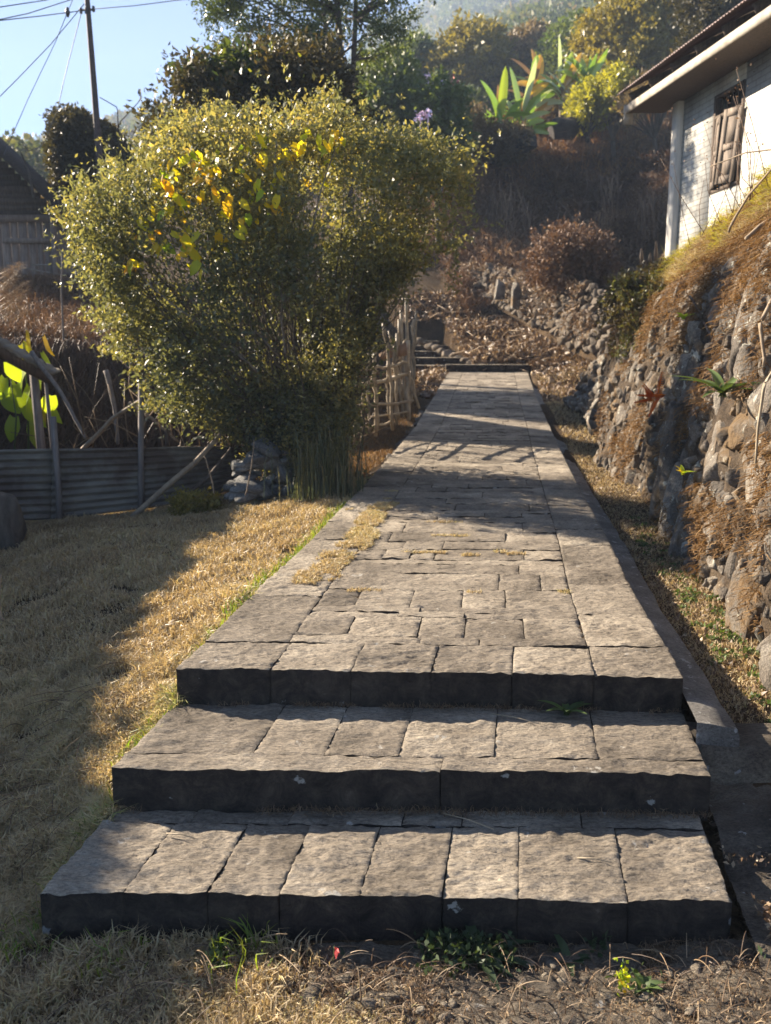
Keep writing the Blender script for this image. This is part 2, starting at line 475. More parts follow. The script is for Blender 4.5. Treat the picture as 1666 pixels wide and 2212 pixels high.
# ---------------------------------------------------------------- path profile and ground function
PY = np.array([3.35, 4.7, 6.0, 8.5, 11.0, 13.5, 18.0, 22.8, 24.0])
PXL = np.array([-.856, -.69, -.50, -.18, .14, .47, 1.0, 1.6, 1.75])
PZ = np.array([.45, .452, .465, .50, .565, .66, .94, 1.31, 1.40])
def pxl(y): return np.interp(y, PY, PXL) + np.where(np.asarray(y) < 3.35, (np.asarray(y) - 3.35) * .155, 0)
def pz(y): return np.interp(y, PY, PZ)
PW = 2.04

GC = np.array([-3000, -1200, -300, 0, 250, 500, 700, 830, 1000, 1150, 1300, 1450, 1666, 2300, 4200.])
def pr(Y, *p): return (Y, [hgt(q, Y) for q in p])
def lineY(Y, vals): return (Y, vals)
rows = [
 lineY(0.5, [0] * 15),
 lineY(2.35, [-.1, -.05, -.03, -.01, 0, 0, 0, 0, 0, 0, 0, .0, .02, .05, .1]),
 lineY(2.85, [-.1, -.05, -.02, .02, .12, .15, .15, .15, .15, .15, .12, .08, .10, .15, .2]),
 lineY(3.5, [-.1, -.05, .0, .06, .25, .33, .3, .3, .3, .3, .25, .25, .27, .3, .3]),
 lineY(4.6, [-.1, -.1, .0, .10, .26, .41, .35, .35, .35, .35, .3, .27, .28, .3, .3]),
 lineY(6.0, [-.2, -.1, .0, .08, .22, .36, .43, .4, .4, .4, .3, .29, .3, .3, .3]),
 lineY(8.0, [-.2, -.1, .0, .04, .14, .28, .42, .45, .42, .4, .36, .35, .4, .4, .4]),
 lineY(9.0, [-.2, -.1, .0, .02, .10, .22, .38, .47, .42, .45, .4, .4, .5, .5, .5]),
 lineY(11.8, [.1, .2, .25, .3, .3, .33, .36, .42, .5, .5, .45, .5, .6, .6, .6]),
 lineY(12.3, [1.9, 1.9, 1.95, 1.95, 1.9, 1.0, .45, .42, .5, .55, .5, .6, .8, .8, .8]),
 lineY(16.0, [2.9, 2.9, 2.95, 3.0, 2.8, 2.2, .95, .70, .70, .75, .72, 1.6, 3.1, 3.2, 3.3]),
 lineY(20.0, [3.4, 3.4, 3.4, 3.4, 3.35, 3.0, 2.0, 1.25, .95, 1.0, 1.05, 2.6, 4.4, 4.6, 5]),
 lineY(22.9, [3.8, 3.8, 3.8, 3.8, 3.75, 3.4, 2.0, 1.25, 1.30, 1.25, 1.6, 3.4, 5.2, 5.6, 6]),
 pr(25.0, 560, 560, 560, 560, 560, 590, 720, 785, 752, 742, 735, 520, 440, 400, 380),
 pr(28.0, 540, 540, 540, 540, 540, 560, 660, 735, 690, 688, 640, 470, 420, 380, 360),
 pr(31.0, 530, 530, 520, 520, 520, 530, 600, 632, 596, 565, 530, 430, 390, 350, 330),
 pr(35.0, 520, 510, 500, 500, 500, 500, 540, 590, 470, 440, 430, 350, 340, 300, 260),
 pr(40.0, 510, 500, 490, 490, 480, 470, 470, 470, 350, 335, 330, 300, 260, 200, 150),
 pr(48.0, 500, 490, 480, 480, 470, 450, 430, 390, 318, 292, 270, 245, 200, 100, 0),
 pr(70.0, 490, 480, 470, 465, 440, 420, 380, 340, 270, 220, 180, 150, 100, 0, -200),
 pr(110., 480, 470, 450, 440, 420, 400, 350, 300, 210, 150, 90, 40, 0, -200, -400),
 pr(170., 480, 460, 440, 430, 400, 380, 340, 290, 170, 90, 10, -60, -100, -150, -200),
 pr(240., 480, 460, 440, 425, 350, 300, 280, 250, 130, 40, -40, -100, -130, -200, -250),
 pr(300., 480, 460, 420, 400, 295, 250, 250, 240, 110, 20, -80, -120, -150, -200, -250),
 pr(350., 500, 480, 440, 430, 400, 380, 250, 230, 60, -20, -60, -80, -90, -100, -100),
 pr(400., 560, 520, 470, 450, 420, 350, 230, 150, -10, -50, -60, -60, -50, 0, 0),
 pr(450., 600, 560, 500, 470, 430, 340, 200, 60, -40, -60, -50, 0, 50, 50, 100),
 pr(520., 640, 600, 560, 500, 450, 400, 300, 150, 60, 50, 60, 100, 100, 100, 200),
]
GY = np.array([r_[0] for r_ in rows])
GZ = np.array([r_[1] for r_ in rows])
GT = (GC - 833) / FPX / CT

def ground_raw(x, y):
    x = np.asarray(x, float); y = np.asarray(y, float)
    yy = np.clip(y, GY[0], GY[-1])
    t = np.clip(x / np.maximum(yy, 0.5), GT[0], GT[-1])
    j = np.clip(np.searchsorted(GY, yy) - 1, 0, len(GY) - 2)
    fy = (yy - GY[j]) / (GY[j + 1] - GY[j])
    i = np.clip(np.searchsorted(GT, t) - 1, 0, len(GT) - 2)
    fx = (t - GT[i]) / (GT[i + 1] - GT[i])
    fx = fx * fx * (3 - 2 * fx) * 0.5 + fx * 0.5
    return (GZ[j, i] * (1 - fx) + GZ[j, i + 1] * fx) * (1 - fy) + (GZ[j + 1, i] * (1 - fx) + GZ[j + 1, i + 1] * fx) * fy

def ground(x, y, rough=True):
    x = np.asarray(x, float); y = np.asarray(y, float)
    z = ground_raw(x, y)
    if rough:
        p = np.stack([x, y, np.zeros_like(x)], -1)
        near = np.clip(y / 12, 0.06, 1)
        z = z + fbm(p * 1.3, 3) * 0.05 * near + fbm(p * 7, 2) * 0.010
        farw = np.clip((y - 13) / 20, 0, 1)
        z = z + farw * fbm(p * 0.33 + 5, 4) * (0.6 + 0.004 * y)
        z = z + np.clip((y - 28.5) / 2, 0, 1) * np.clip((48 - y) / 4, 0, 1) * (x > 2) * np.abs(fbm(p * np.array([.9, .7, 0]) + 2, 3)) * 1.3
        z = z + np.clip((y - 120) / 200, 0, 1) * (np.abs(fbm(p * 0.02 + 9, 4)) * 14 - 4)
    pxs = x / np.maximum(y, .5) * FPX * 1.01 + 833
    cut = (y > 23.35) & (y < 28.4) & (pxs > 868) & (pxs < 1022 - (y - 23.3) * 13)
    z = np.where(cut, np.minimum(z, 1.26 + (y - 23.3) * .19), z)
    # corridor of the paved path
    xl = pxl(y)
    u = (x - xl) / PW
    zin = pz(y) - 0.09
    wl = np.clip(1 - (-u) / 0.12, 0, 1)
    wr = np.clip(1 - (u - 1) / 0.05, 0, 1)
    wgt = np.where(u < 0, wl, np.where(u > 1, wr, 1.0))
    # lawn meets the left edge
    on = (y > 3.4) & (y < 23.5)
    zl = np.where(u < 0.02, np.minimum(z, pz(y) - 0.02), zin)
    z = np.where(on, z * (1 - wgt) + zl * wgt, z)
    # under the stair
    under = (y <= 3.5) & (y > 2.3) & (x > pxl(np.maximum(y, 2.3)) + 0.03) & (x < pxl(y) + PW)
    z = np.where(under, np.minimum(z, np.where(y < 2.85, 0.03, 0.18)), z)
    return z

# ground as one sheet
tt = np.concatenate([np.linspace(GT[0], GT[1], 14)[:-1], np.linspace(GT[1], -0.47, 26)[:-1], np.linspace(-0.47, 0.50, 420), np.linspace(.50, GT[-1], 28)[1:]])
ys = [0.5]
while ys[-1] < 520:
    ys.append(ys[-1] + max(0.02, min(ys[-1] * 0.0085, 3.0 + ys[-1] * 0.004)))
ys = np.array(ys)
Yg, Tg = np.meshgrid(ys, tt, indexing='ij')
Xg = Yg * Tg
Zg = ground(Xg, Yg)
a = Acc()
a.grid(np.stack([Xg, Yg, Zg], -1).reshape(-1, 3), len(ys), len(tt))
# the sheet also continues behind and below the viewer
bk = np.array([[-60, -40, -.3], [60, -40, -.3], [60, .5, -.08], [-60, .5, -.08]])
a.add(bk, [[0, 1, 2, 3]])
gr = a.build('ground', M['earth'], smooth=True)
tag(gr, kind='structure')

# ---------------------------------------------------------------- stone slabs
def slab(acc, pf, u0, u1, v0, v1, zf, thick, res, dz=0.0, bevel=0.012, rough=0.006, wob=0.006, seed=0, tilt=(0, 0)):
    """one slab: pf(u,v)->x,y   zf(y)->z"""
    p00 = np.array(pf(u0, v0)); p11 = np.array(pf(u1, v1))
    wd = abs(p11[0] - p00[0]); dp = abs(p11[1] - p00[1])
    nu = int(np.clip(wd / res, 3, 70)); nv = int(np.clip(dp / res, 3, 60))
    U = np.linspace(0, 1, nu + 1); W = np.linspace(0, 1, nv + 1)
    UU, WW = np.meshgrid(U, W, indexing='ij')
    X, Y = pf(u0 + (u1 - u0) * UU, v0 + (v1 - v0) * WW)
    e = np.minimum(np.minimum(UU, 1 - UU) * wd, np.minimum(WW, 1 - WW) * dp)
    P3 = np.stack([X, Y, np.full_like(X, seed * 1.7)], -1)
    edge = np.clip(1 - e / max(bevel, res * .6), 0, 1)
    X = X + edge * fbm(P3 * 9 + 3, 3) * wob
    Y = Y + edge * fbm(P3 * 9 + 33, 3) * wob
    Z = zf(Y) + dz + (UU - .5) * tilt[0] + (WW - .5) * tilt[1]
    Z = Z + fbm(P3 * np.array([6, 12, 1]), 4) * rough + fbm(P3 * np.array([24, 60, 1]), 3) * rough * 1.1 - edge ** 2 * bevel * .55
    top = np.stack([X, Y, Z], -1)
    rv = (seed * 0.61803) % 1
    acc.grid(top.reshape(-1, 3), nu + 1, nv + 1, rnd=rv)
    # skirt
    idx = [(i, 0) for i in range(nu)] + [(nu, j) for j in range(nv)] + [(i, nv) for i in range(nu, 0, -1)] + [(0, j) for j in range(nv, 0, -1)]
    ringt = np.array([top[i, j] for i, j in idx])
    m = len(ringt)
    nl = max(2, int(thick / max(res, .012)) + 1)
    lv = []
    for k in range(nl + 1):
        r_ = ringt.copy()
        r_[:, 2] -= thick * k / nl
        if k:
            q = r_ * 14
            r_[:, 1] += fbm(q, 3) * 0.005 * (1 if thick > .1 else .3)
            r_[:, 0] += fbm(q + 50, 3) * 0.004
        lv.append(r_)
    V = np.concatenate(lv)
    i = np.arange(nl)[:, None] * m
    j = np.arange(m)[None, :]
    k = (j + 1) % m
    Q = np.stack([i + j, i + m + j, i + m + k, i + k], -1).reshape(-1, 4)
    acc.add(V, Q, rnd=rv)

def sawcuts(cuts, gap):
    return [(a_ + gap, b_ - gap) for a_, b_ in zip(cuts[:-1], cuts[1:])]

steps = empty('stone_steps', (0, 2.3, 0))
tag(steps, 'wide grey stone steps rising from the grass to the front end of the paved path', 'steps')
def mkstep(L, Rr, z, depth, frontcuts, rowsplit=None, backcuts=None, seed=0):
    L = np.array(L); Rr = np.array(Rr)
    def pf(u, v):
        wav = fbm(np.stack([np.asarray(u) * 5 + seed, np.asarray(u) * 0, np.asarray(u) * 0], -1), 3) * 0.018
        yy = L[1] + (Rr[1] - L[1]) * u + v
        return L[0] + (Rr[0] - L[0]) * u + .155 * v * (1), yy + wav * np.clip(1 - np.asarray(v) / .1, 0, 1)
    acc = Acc()
    zf = lambda y: z + 0 * np.asarray(y)
    d1 = rowsplit or depth
    g = 0.0007
    for k, (u0, u1) in enumerate(sawcuts(frontcuts, g)):
        slab(acc, pf, u0, u1, 0, d1 - .004, zf, 0.165, 0.009, dz=random.uniform(-.002, .002), seed=seed + k, tilt=(random.uniform(-.004, .004), random.uniform(-.004, .004)), rough=.010, bevel=.005, wob=.003)
    if rowsplit:
        for k, (u0, u1) in enumerate(sawcuts(backcuts, g)):
            slab(acc, pf, u0, u1, d1 + .004, depth, zf, 0.1, 0.012, dz=random.uniform(-.006, .001), seed=seed + 30 + k, rough=.009, bevel=.006, wob=.003)
    # core behind the joints
    c = (L + Rr) / 2
    n0 = Acc()
    acc.box((c[0] + .03, c[1] + depth / 2 + .02, z - .095), (PW * .985, depth - .04, .13), rz=math.atan2(Rr[1] - L[1], Rr[0] - L[0]), rnd=.1)
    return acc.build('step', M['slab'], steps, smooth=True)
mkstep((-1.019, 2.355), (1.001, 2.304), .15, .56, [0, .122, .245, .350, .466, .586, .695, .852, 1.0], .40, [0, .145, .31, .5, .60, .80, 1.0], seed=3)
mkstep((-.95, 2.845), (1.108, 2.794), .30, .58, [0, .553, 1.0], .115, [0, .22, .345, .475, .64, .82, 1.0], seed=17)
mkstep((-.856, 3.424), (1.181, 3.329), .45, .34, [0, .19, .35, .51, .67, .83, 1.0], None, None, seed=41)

# path behind the front row
path_y0 = 3.424 + .34
def pfp(u, v):
    y = v - .095 * np.asarray(u) * np.clip((9 - v) / 5.5, 0, 1)
    return pxl(y) + PW * np.asarray(u), y
acc = Acc()
def prow(v0, v1, cuts, sd, res):
    for k, (u0, u1) in enumerate(sawcuts(cuts, .0009 + .0004 * v0 / 6)):
        slab(acc, pfp, u0, u1, v0 + .0018, v1 - .0018, pz, .04, res, dz=random.uniform(-.004, .003), seed=sd + k, tilt=(random.uniform(-.006, .006), random.uniform(-.004, .006)), rough=.0095, bevel=.008, wob=.003)
y = path_y0 + .004
sd = 100
pr_rng = random.Random(5)
bl = y
inner0, inner1 = .185, .832
spec = [(.10, [.185, .47, .60, .832]), (.30, [.185, .30, .46, .565, .70, .832]), (.09, [.185, .40, .56, .832]), (.08, [.185, .45, .832]), (.34, [.185, .28, .42, .55, .66, .832])]
while y < 22.75:
    if spec: dpt, cuts = spec.pop(0)
    else:
        dpt = pr_rng.choice([.09, .12, .26, .30, .34, .24])
        nsp = pr_rng.choice([2, 3, 4, 5]) if dpt > .2 else pr_rng.choice([1, 2, 3])
        c_ = sorted(pr_rng.uniform(.22, .79) for _ in range(nsp - 1))
        cuts = [inner0] + [q for q in c_] + [inner1]
        cuts = [cuts[0]] + [q for i_, q in enumerate(cuts[1:-1]) if q - cuts[i_] > .07 and cuts[-1] - q > .07] + [cuts[-1]]
    res = .014 if y < 5 else (.02 if y < 7 else (.035 if y < 11 else .07))
    prow(y, min(y + dpt, 22.8), cuts, sd, res)
    sd += 9
    y += dpt
for side in (0, 1):
    y = path_y0 + .004
    while y < 22.75:
        dpt = pr_rng.uniform(.45, 1.0)
        y1 = min(y + dpt, 22.8)
        res = .014 if y < 5 else (.02 if y < 7 else (.035 if y < 11 else .07))
        u0, u1 = (0, inner0 - .0015) if side == 0 else (inner1 + .0015, 1.0)
        slab(acc, pfp, u0, u1, y + .002, y1 - .002, pz, .12 if side else .1, res, dz=pr_rng.uniform(-.003, .004), seed=sd, rough=.0095, bevel=.008, wob=.004)
        sd += 1
        y = y1
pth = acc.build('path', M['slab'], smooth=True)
tag(pth, kind='structure')
# bed under the joints
bed = Acc()
yb = np.linspace(path_y0 + .01, 22.9, 120)
ub = np.linspace(0.006, .994, 4)
YB, UB = np.meshgrid(yb, ub, indexing='ij')
XB, YB2 = pfp(UB, YB)
bed.grid(np.stack([XB, YB2, pz(YB2) - .013], -1).reshape(-1, 3), 120, 4)
# side faces of the bed down to the soil
for uu in (0.006, .994):
    X1, Y1 = pfp(np.full(120, uu), yb)
    t0 = np.stack([X1, Y1, pz(Y1) - .02], -1); t1 = t0.copy(); t1[:, 2] -= .5
    bed.grid(np.stack([t0, t1], 1).reshape(-1, 3), 120, 2)
tag(bed.build('path_bed', M['earth']), kind='structure')
# the cross step that closes the far end of the path
endst = Acc()
def pe(u, v): return 1.55 + 2.15 * np.asarray(u) , 22.86 + np.asarray(v) - .0 * np.asarray(u)
for k, (u0, u1) in enumerate(sawcuts([0, .38, .7, 1.0], .002)):
    slab(endst, pe, u0, u1, 0, .5, lambda y_: 1.50 + 0 * y_, .24, .05, seed=900 + k)
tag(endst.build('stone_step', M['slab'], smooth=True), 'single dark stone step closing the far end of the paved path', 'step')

# kerb of old concrete beside the right edge
kb = Acc()
yk = np.linspace(3.05, 22.7, 300)
sec = [(1.004, -.075), (1.03, -.085), (1.078, -.105), (1.085, -.13), (1.09, -.40)]
KV = []
for u_, dz_ in sec:
    X = pxl(yk) + PW * u_
    P3 = np.stack([X * 3, yk * 3, yk * 0 + u_ * 40], -1)
    X = X + fbm(P3 * 1.5, 3) * .015 * (u_ > 1.05)
    Z = np.where(yk < 3.35, .45 , pz(yk)) + dz_ + fbm(P3 * 2, 3) * .008
    KV.append(np.stack([X, yk, Z], -1))
KV = np.stack(KV, 1)
kb.grid(KV.reshape(-1, 3), 300, 5)
kb.add([KV[0, 0], KV[0, 1], KV[0, 2], KV[0, 3], KV[0, 4], KV[0, 0] - [0, 0, .4]], [[0, 1, 2, 5]], [[2, 3, 5], [3, 4, 5]])
tag(kb.build('kerb', M['kerb'], smooth=True), kind='structure')

# ---------------------------------------------------------------- rocks
def cube_sphere(n):
    V, F = {}, []
    vs = []
    def vid(p):
        key = tuple(np.round(p, 5))
        if key not in V:
            V[key] = len(vs)
            vs.append(p)
        return V[key]
    for ax in range(3):
        for sg in (-1, 1):
            for i in range(n):
                for j in range(n):
                    q = []
                    for di, dj in ((0, 0), (1, 0), (1, 1), (0, 1)):
                        p = np.zeros(3)
                        p[ax] = sg
                        p[(ax + 1) % 3] = -1 + 2 * (i + di) / n
                        p[(ax + 2) % 3] = -1 + 2 * (j + dj) / n
                        q.append(vid(p))
                    F.append(q if sg > 0 else q[::-1])
    return np.array(vs), np.array(F)
CSV, CSF = cube_sphere(5)
CSV3, CSF3 = cube_sphere(3)
CSV9, CSF9 = cube_sphere(10)
def rock(acc, c, size, rot=None, seed=0, boxy=.5, lod=1, rough=.22):
    V0, F0 = {0: (CSV3, CSF3), 1: (CSV, CSF), 2: (CSV9, CSF9)}[lod]
    nrm = np.linalg.norm(V0, axis=1)[:, None]
    V = V0 / nrm * (1 - boxy) + V0 * boxy * .82
    V = V * (1 + rough * fbm(V * 1.3 + seed * 3.17, 3)[:, None])
    if lod == 2: V = V * (1 + .15 * fbm(V * np.array([4, 4, 2.2]) + seed, 4)[:, None])
    # facets
    rs = np.random.default_rng(seed + 991)
    for _ in range(9):
        d = rs.normal(size=3); d /= np.linalg.norm(d)
        h = rs.uniform(.55, .85)
        k = V @ d
        V = V - np.clip(k - h, 0, None)[:, None] * d * .97
    V = V * np.array(size) / 2
    if rot is not None:
        V = V @ np.array(Matrix(Matrix.Rotation(rot[2], 3, 'Z') @ Matrix.Rotation(rot[1], 3, 'Y') @ Matrix.Rotation(rot[0], 3, 'X'))).T
    acc.add(V + np.array(c), F0, rnd=rs.random())

# blades: N strands with base positions
def blades(acc, P, h, wd, lean=.6, curl=.5, up=None, rnd=None, seed=0, seg3=False):
    rs = np.random.default_rng(seed + 5)
    N = len(P)
    h = np.broadcast_to(h, (N,)) * rs.uniform(.5, 1.3, N)
    wd = np.broadcast_to(wd, (N,))
    az = rs.uniform(0, 2 * math.pi, N)
    D = np.stack([np.cos(az), np.sin(az), np.zeros(N)], -1)
    upv = np.array([0, 0, 1.]) if up is None else np.asarray(up)
    ln = rs.uniform(0, lean, N)[:, None]
    d1 = upv + D * ln
    d1 /= np.linalg.norm(d1, axis=1)[:, None]
    az2 = az + rs.normal(0, 1.0, N)
    D2 = np.stack([np.cos(az2), np.sin(az2), np.zeros(N)], -1)
    d2 = d1 + D2 * (curl * rs.uniform(.2, 1.6, N))[:, None] - np.array([0, 0, 1.]) * (curl * rs.uniform(0, .9, N))[:, None]
    d2 /= np.linalg.norm(d2, axis=1)[:, None]
    az3 = rs.uniform(0, 2 * math.pi, N)
    S = np.stack([np.cos(az3), np.sin(az3), rs.normal(0, .3, N)], -1) * wd[:, None] / 2
    m = P + d1 * (h * .55)[:, None]
    t = m + d2 * (h * .5)[:, None]
    V = np.stack([P - S, P + S, m + S * .8, m - S * .8, t], 1).reshape(-1, 3)
    i = np.arange(N) * 5
    Q = np.stack([i, i + 1, i + 2, i + 3], -1)
    T = np.stack([i + 3, i + 2, i + 4], -1)
    r_ = rs.random(N) if rnd is None else np.clip(rnd + rs.normal(0, .16, N), 0, 1)
    acc.add(V, Q, T, rnd=np.repeat(r_, 5))

def leaves(acc, P, L, W=None, D=None, seed=0, rnd=None, spread=1.0, fold=.15):
    """one diamond leaf quad per point; D = preferred direction"""
    rs = np.random.default_rng(seed + 77)
    N = len(P)
    L = np.broadcast_to(L, (N,)) * rs.uniform(.6, 1.35, N)
    W = L * (.45 if W is None else W)
    A = rs.normal(size=(N, 3)) * spread
    if D is not None: A = A + D
    A /= np.linalg.norm(A, axis=1)[:, None] + 1e-9
    B = rs.normal(size=(N, 3))
    B -= A * (A * B).sum(1)[:, None]
    B /= np.linalg.norm(B, axis=1)[:, None] + 1e-9
    C = np.cross(A, B)
    b = P
    mid = P + A * (L * .45)[:, None]
    t = P + A * L[:, None] - C * (L * fold * .6)[:, None]
    l_ = mid - B * (W / 2)[:, None] + C * (L * fold * .5)[:, None]
    r2 = mid + B * (W / 2)[:, None] + C * (L * fold * .5)[:, None]
    V = np.stack([b, r2, t, l_], 1).reshape(-1, 3)
    i = np.arange(N) * 4
    Q = np.stack([i, i + 1, i + 2, i + 3], -1)
    r_ = rs.random(N) if rnd is None else np.clip(rnd + rs.normal(0, .13, N), 0, 1)
    acc.add(V, Q, rnd=np.repeat(r_, 4))

def inpoly(pts, poly):
    x, y = pts[:, 0], pts[:, 1]
    c = np.zeros(len(pts), bool)
    n = len(poly)
    j = n - 1
    for i in range(n):
        xi, yi = poly[i]; xj, yj = poly[j]
        cond = ((yi > y) != (yj > y)) & (x < (xj - xi) * (y - yi) / (yj - yi + 1e-9) + xi)
        c ^= cond
        j = i
    return c

def polydist(pts, poly):
    P = np.array(poly, float)
    d = np.full(len(pts), 1e9)
    for i in range(len(P)):
        a_, b_ = P[i], P[(i + 1) % len(P)]
        ab = b_ - a_
        t = np.clip(((pts - a_) @ ab) / (ab @ ab), 0, 1)
        d = np.minimum(d, np.linalg.norm(pts - a_ - t[:, None] * ab, axis=1))
    return d

def cloud(poly, Y, thick, N, gap=0.0, gs=1.0, seed=0, ragged=16):
    """N points through the volume of a crown whose outline at depth Y is poly (photo pixels); thick = half depth in metres"""
    rs = np.random.default_rng(seed)
    P = np.array(poly, float)
    out = []
    tot = 0
    while tot < N:
        c = rs.uniform(P.min(0) - 15, P.max(0) + 15, size=(N * 3, 2))
        wz = np.concatenate([c * .022, c[:, :1] * 0 + seed], 1)
        cw = c + np.stack([fbm(wz, 3), fbm(wz + 31, 3)], -1) * ragged
        c = c[inpoly(cw, poly)]
        d = polydist(c, poly)
        r_ = d.max() + 1e-6
        prof = np.sqrt(np.clip(1 - (1 - d / r_) ** 2, 0, 1))
        dy = rs.uniform(-1, 1, len(c)) * thick * prof
        X = (c[:, 0] - 833) / FPX; v = (1106 - c[:, 1]) / FPX
        den = CT + v * ST
        # outline is laid at depth Y; real positions spread front to back about it
        pts = np.stack([X / den * Y, Y + dy, CAMH + (-ST + v * CT) / den * Y], -1)
        if gap > 0:
            f = fbm(pts * gs + seed, 3)
            pts = pts[f > (gap - 1) * .6]
        out.append(pts)
        tot += len(pts)
    return np.concatenate(out)[:N]

def twig_leaves(acc, centers, per, L, tw=.18, seed=0, up=.5, out=None, rnd=None, W=None, clump=.3):
    """sprays of leaves along short twigs"""
    rs = np.random.default_rng(seed + 3)
    n = len(centers)
    D = rs.normal(size=(n, 3)) + np.array([0, 0, up])
    if out is not None:
        o = centers - out
        D = D + .9 * o / (np.linalg.norm(o, axis=1)[:, None] + 1e-6)
    D /= np.linalg.norm(D, axis=1)[:, None]
    s = rs.uniform(0, 1, (n, per))
    P = centers[:, None, :] + D[:, None, :] * (s * tw)[:, :, None] + rs.normal(0, tw * .12, (n, per, 3))
    cr = np.clip(fbm(centers * (1.0 / clump) + seed, 2) * .5 + .45, 0, 1) if rnd is None else np.broadcast_to(rnd, (n,))
    leaves(acc, P.reshape(-1, 3), L, W=W, D=np.repeat(D, per, 0) * .7, seed=seed, rnd=np.repeat(cr, per))
    return D

# ---------------------------------------------------------------- right-hand retaining wall and bank
WY = np.array([2.6, 3.4, 4.2, 5.2, 6.3, 7.2, 8.0, 9.2, 10.4, 10.9])
WXB = np.array([1.72, 1.78, 1.86, 1.98, 2.12, 2.36, 2.54, 2.52, 2.50, 2.60])
WXC = np.array([2.60, 2.60, 2.66, 2.80, 2.98, 3.07, 3.18, 3.28, 3.32, 3.10])
WZC = np.array([2.9, 3.0, 3.05, 3.08, 3.12, 3.08, 2.98, 2.88, 2.80, 2.45])
def wallpt(y, t, off=0.0):
    """t 0 base .. 1 crest .. 2 plateau"""
    y = np.asarray(y, float); t = np.asarray(t, float)
    xb = np.interp(y, WY, WXB); xc = np.interp(y, WY, WXC); zc = np.interp(y, WY, WZC)
    tc = np.clip(t, 0, 1)
    x = xb + (xc - xb) * (.22 * tc + .78 * tc ** 3.2) + np.clip(t - 1, 0, 3) * 2.6
    z = .1 + (zc - .1) * tc + np.clip(t - 1, 0, 3) * .35
    p = np.stack([x, y, z], -1)
    n_ = fbm(p * 1.1 + 4, 3) * .16 + fbm(p * np.array([3.5, 3.5, 2.0]), 3) * .07 + np.abs(fbm(p * np.array([9, 9, 5.0]) + 7, 3)) * .07
    p[..., 0] -= n_ * np.clip(t * 6, .2, 1) + off
    return p
wy = np.concatenate([np.linspace(2.6, 10.9, 460)])
wt = np.concatenate([np.linspace(0, 1, 170), np.linspace(1.02, 3, 40)])
WYg, WTg = np.meshgrid(wy, wt, indexing='ij')
bank = empty('retaining_wall', (2.4, 6.5, .3))
tag(bank, 'tall rough stone retaining wall with brown moss and dry grass, leaning below the white house', 'stone wall')
a = Acc()
a.grid(wallpt(WYg, WTg).reshape(-1, 3), len(wy), len(wt))
# far end of the bank
ends = wallpt(np.full(40, 10.9), np.linspace(0, 3, 40))
e2 = ends.copy(); e2[:, 1] += 1.6; e2[:, 0] += .9; e2[:, 2] -= .2
e2[:, 2] = np.maximum(e2[:, 2], .1)
a.grid(np.stack([ends, e2], 1).reshape(-1, 3), 40, 2)
M['bankearth'] = stone_mat('mossy_earth', (0.035, 0.026, 0.02), (0.085, 0.062, 0.042), (0.16, 0.12, 0.08), sp=.70, spots=(.3, .27, .2), scale=1.5, bs=1.0)
a.build('earth_core', M['bankearth'], bank, smooth=True)
a = Acc()
rs = np.random.default_rng(21)
placed = []
def try_place(n, smin, smax, lod):
    cnt = 0
    for _ in range(n * 12):
        if cnt >= n: break
        yy = 2.7 + (10.8 - 2.7) * rs.random() ** 1.0
        t = rs.random() ** 1.25 * .80
        s = rs.uniform(smin, smax)
        hh = s * rs.uniform(.7, 2.3)
        p = wallpt(yy, t, off=-.04)
        ok = True
        for (q, r0) in placed:
            dd = p - q
            if abs(dd[1]) < (s * .5 + r0[0]) * .74 and abs(dd[2]) < (hh * .5 + r0[1]) * .74:
                ok = False
                break
        if not ok: continue
        placed.append((p, (s * .5, hh * .5)))
        rock(a, p - np.array([.0, 0, 0]), (rs.uniform(.12, .24), s, hh), rot=(rs.normal(0, .12), rs.uniform(.05, .30), rs.normal(.05, .3)), seed=int(rs.integers(1e6)), boxy=.62, lod=lod, rough=.28)
        cnt += 1
try_place(24, .26, .42, 2)
try_place(110, .15, .27, 2)
try_place(420, .08, .16, 2)
try_place(400, .05, .08, 1)
a.build('stones', M['rock'], bank)
# two standing slabs the photo shows clearly
for (px, py, Y, sx, sy, sz, rz) in [(1452, 1000, 7.0, .26, .42, 1.15, -.5), (1515, 1140, 5.9, .12, .22, .55, .2), (1640, 1030, 4.55, .12, .20, .34, .1), (1630, 1330, 4.35, .2, .32, .55, .2), (1622, 930, 5.0, .12, .3, .3, .3)]:
    a = Acc()
    p = at(px, py, Y)
    rock(a, p, (sx, sy, sz), rot=(0, .12, rz), seed=int(px), boxy=.95, lod=2, rough=.12)
    a.build('slab', M['rock'], bank)
# moss and dry grass clinging on it
a = Acc()
N = 95000
yy = 2.6 + 8.3 * rs.random(N) ** 1.15
tq = rs.random(N) * 1.15
P = wallpt(yy, tq, off=.0)
P[:, 0] -= rs.uniform(-.01, .11, N)
keep = fbm(P * np.array([2.4, 2.4, 2.6]) + 2, 3) > (.16 - 1.1 * np.clip(tq - .5, 0, 1))
P = P[keep]; tk = tq[keep]
blades(a, P, .05 + .05 * tk, .0045 + .0005 * P[:, 1], 1.3, 1.6, up=np.array([-.6, -.1, -.25]), seed=31, rnd=.35 + .25 * fbm(P * .9, 2))
mo = a.build('wall_moss', M['moss'], None)
tag(mo, 'matted brown dry moss and roots clinging to the face of the stone retaining wall', 'moss', kind='stuff')
a = Acc()
N = 52000
yy = 3.0 + 7.9 * rs.random(N)
tq = .86 + .9 * rs.random(N) ** 1.5
P = wallpt(yy, tq)
blades(a, P, .17, .006, 1.0, 1.2, up=np.array([-.5, -.1, .6]), seed=32, rnd=.55 + .3 * fbm(P * 1.2, 2))
tag(a.build('bank_grass', M['dry'], None), 'long yellow grass spilling over the top of the bank in front of the white wall', 'grass', kind='stuff')
a = Acc()
N = 9000
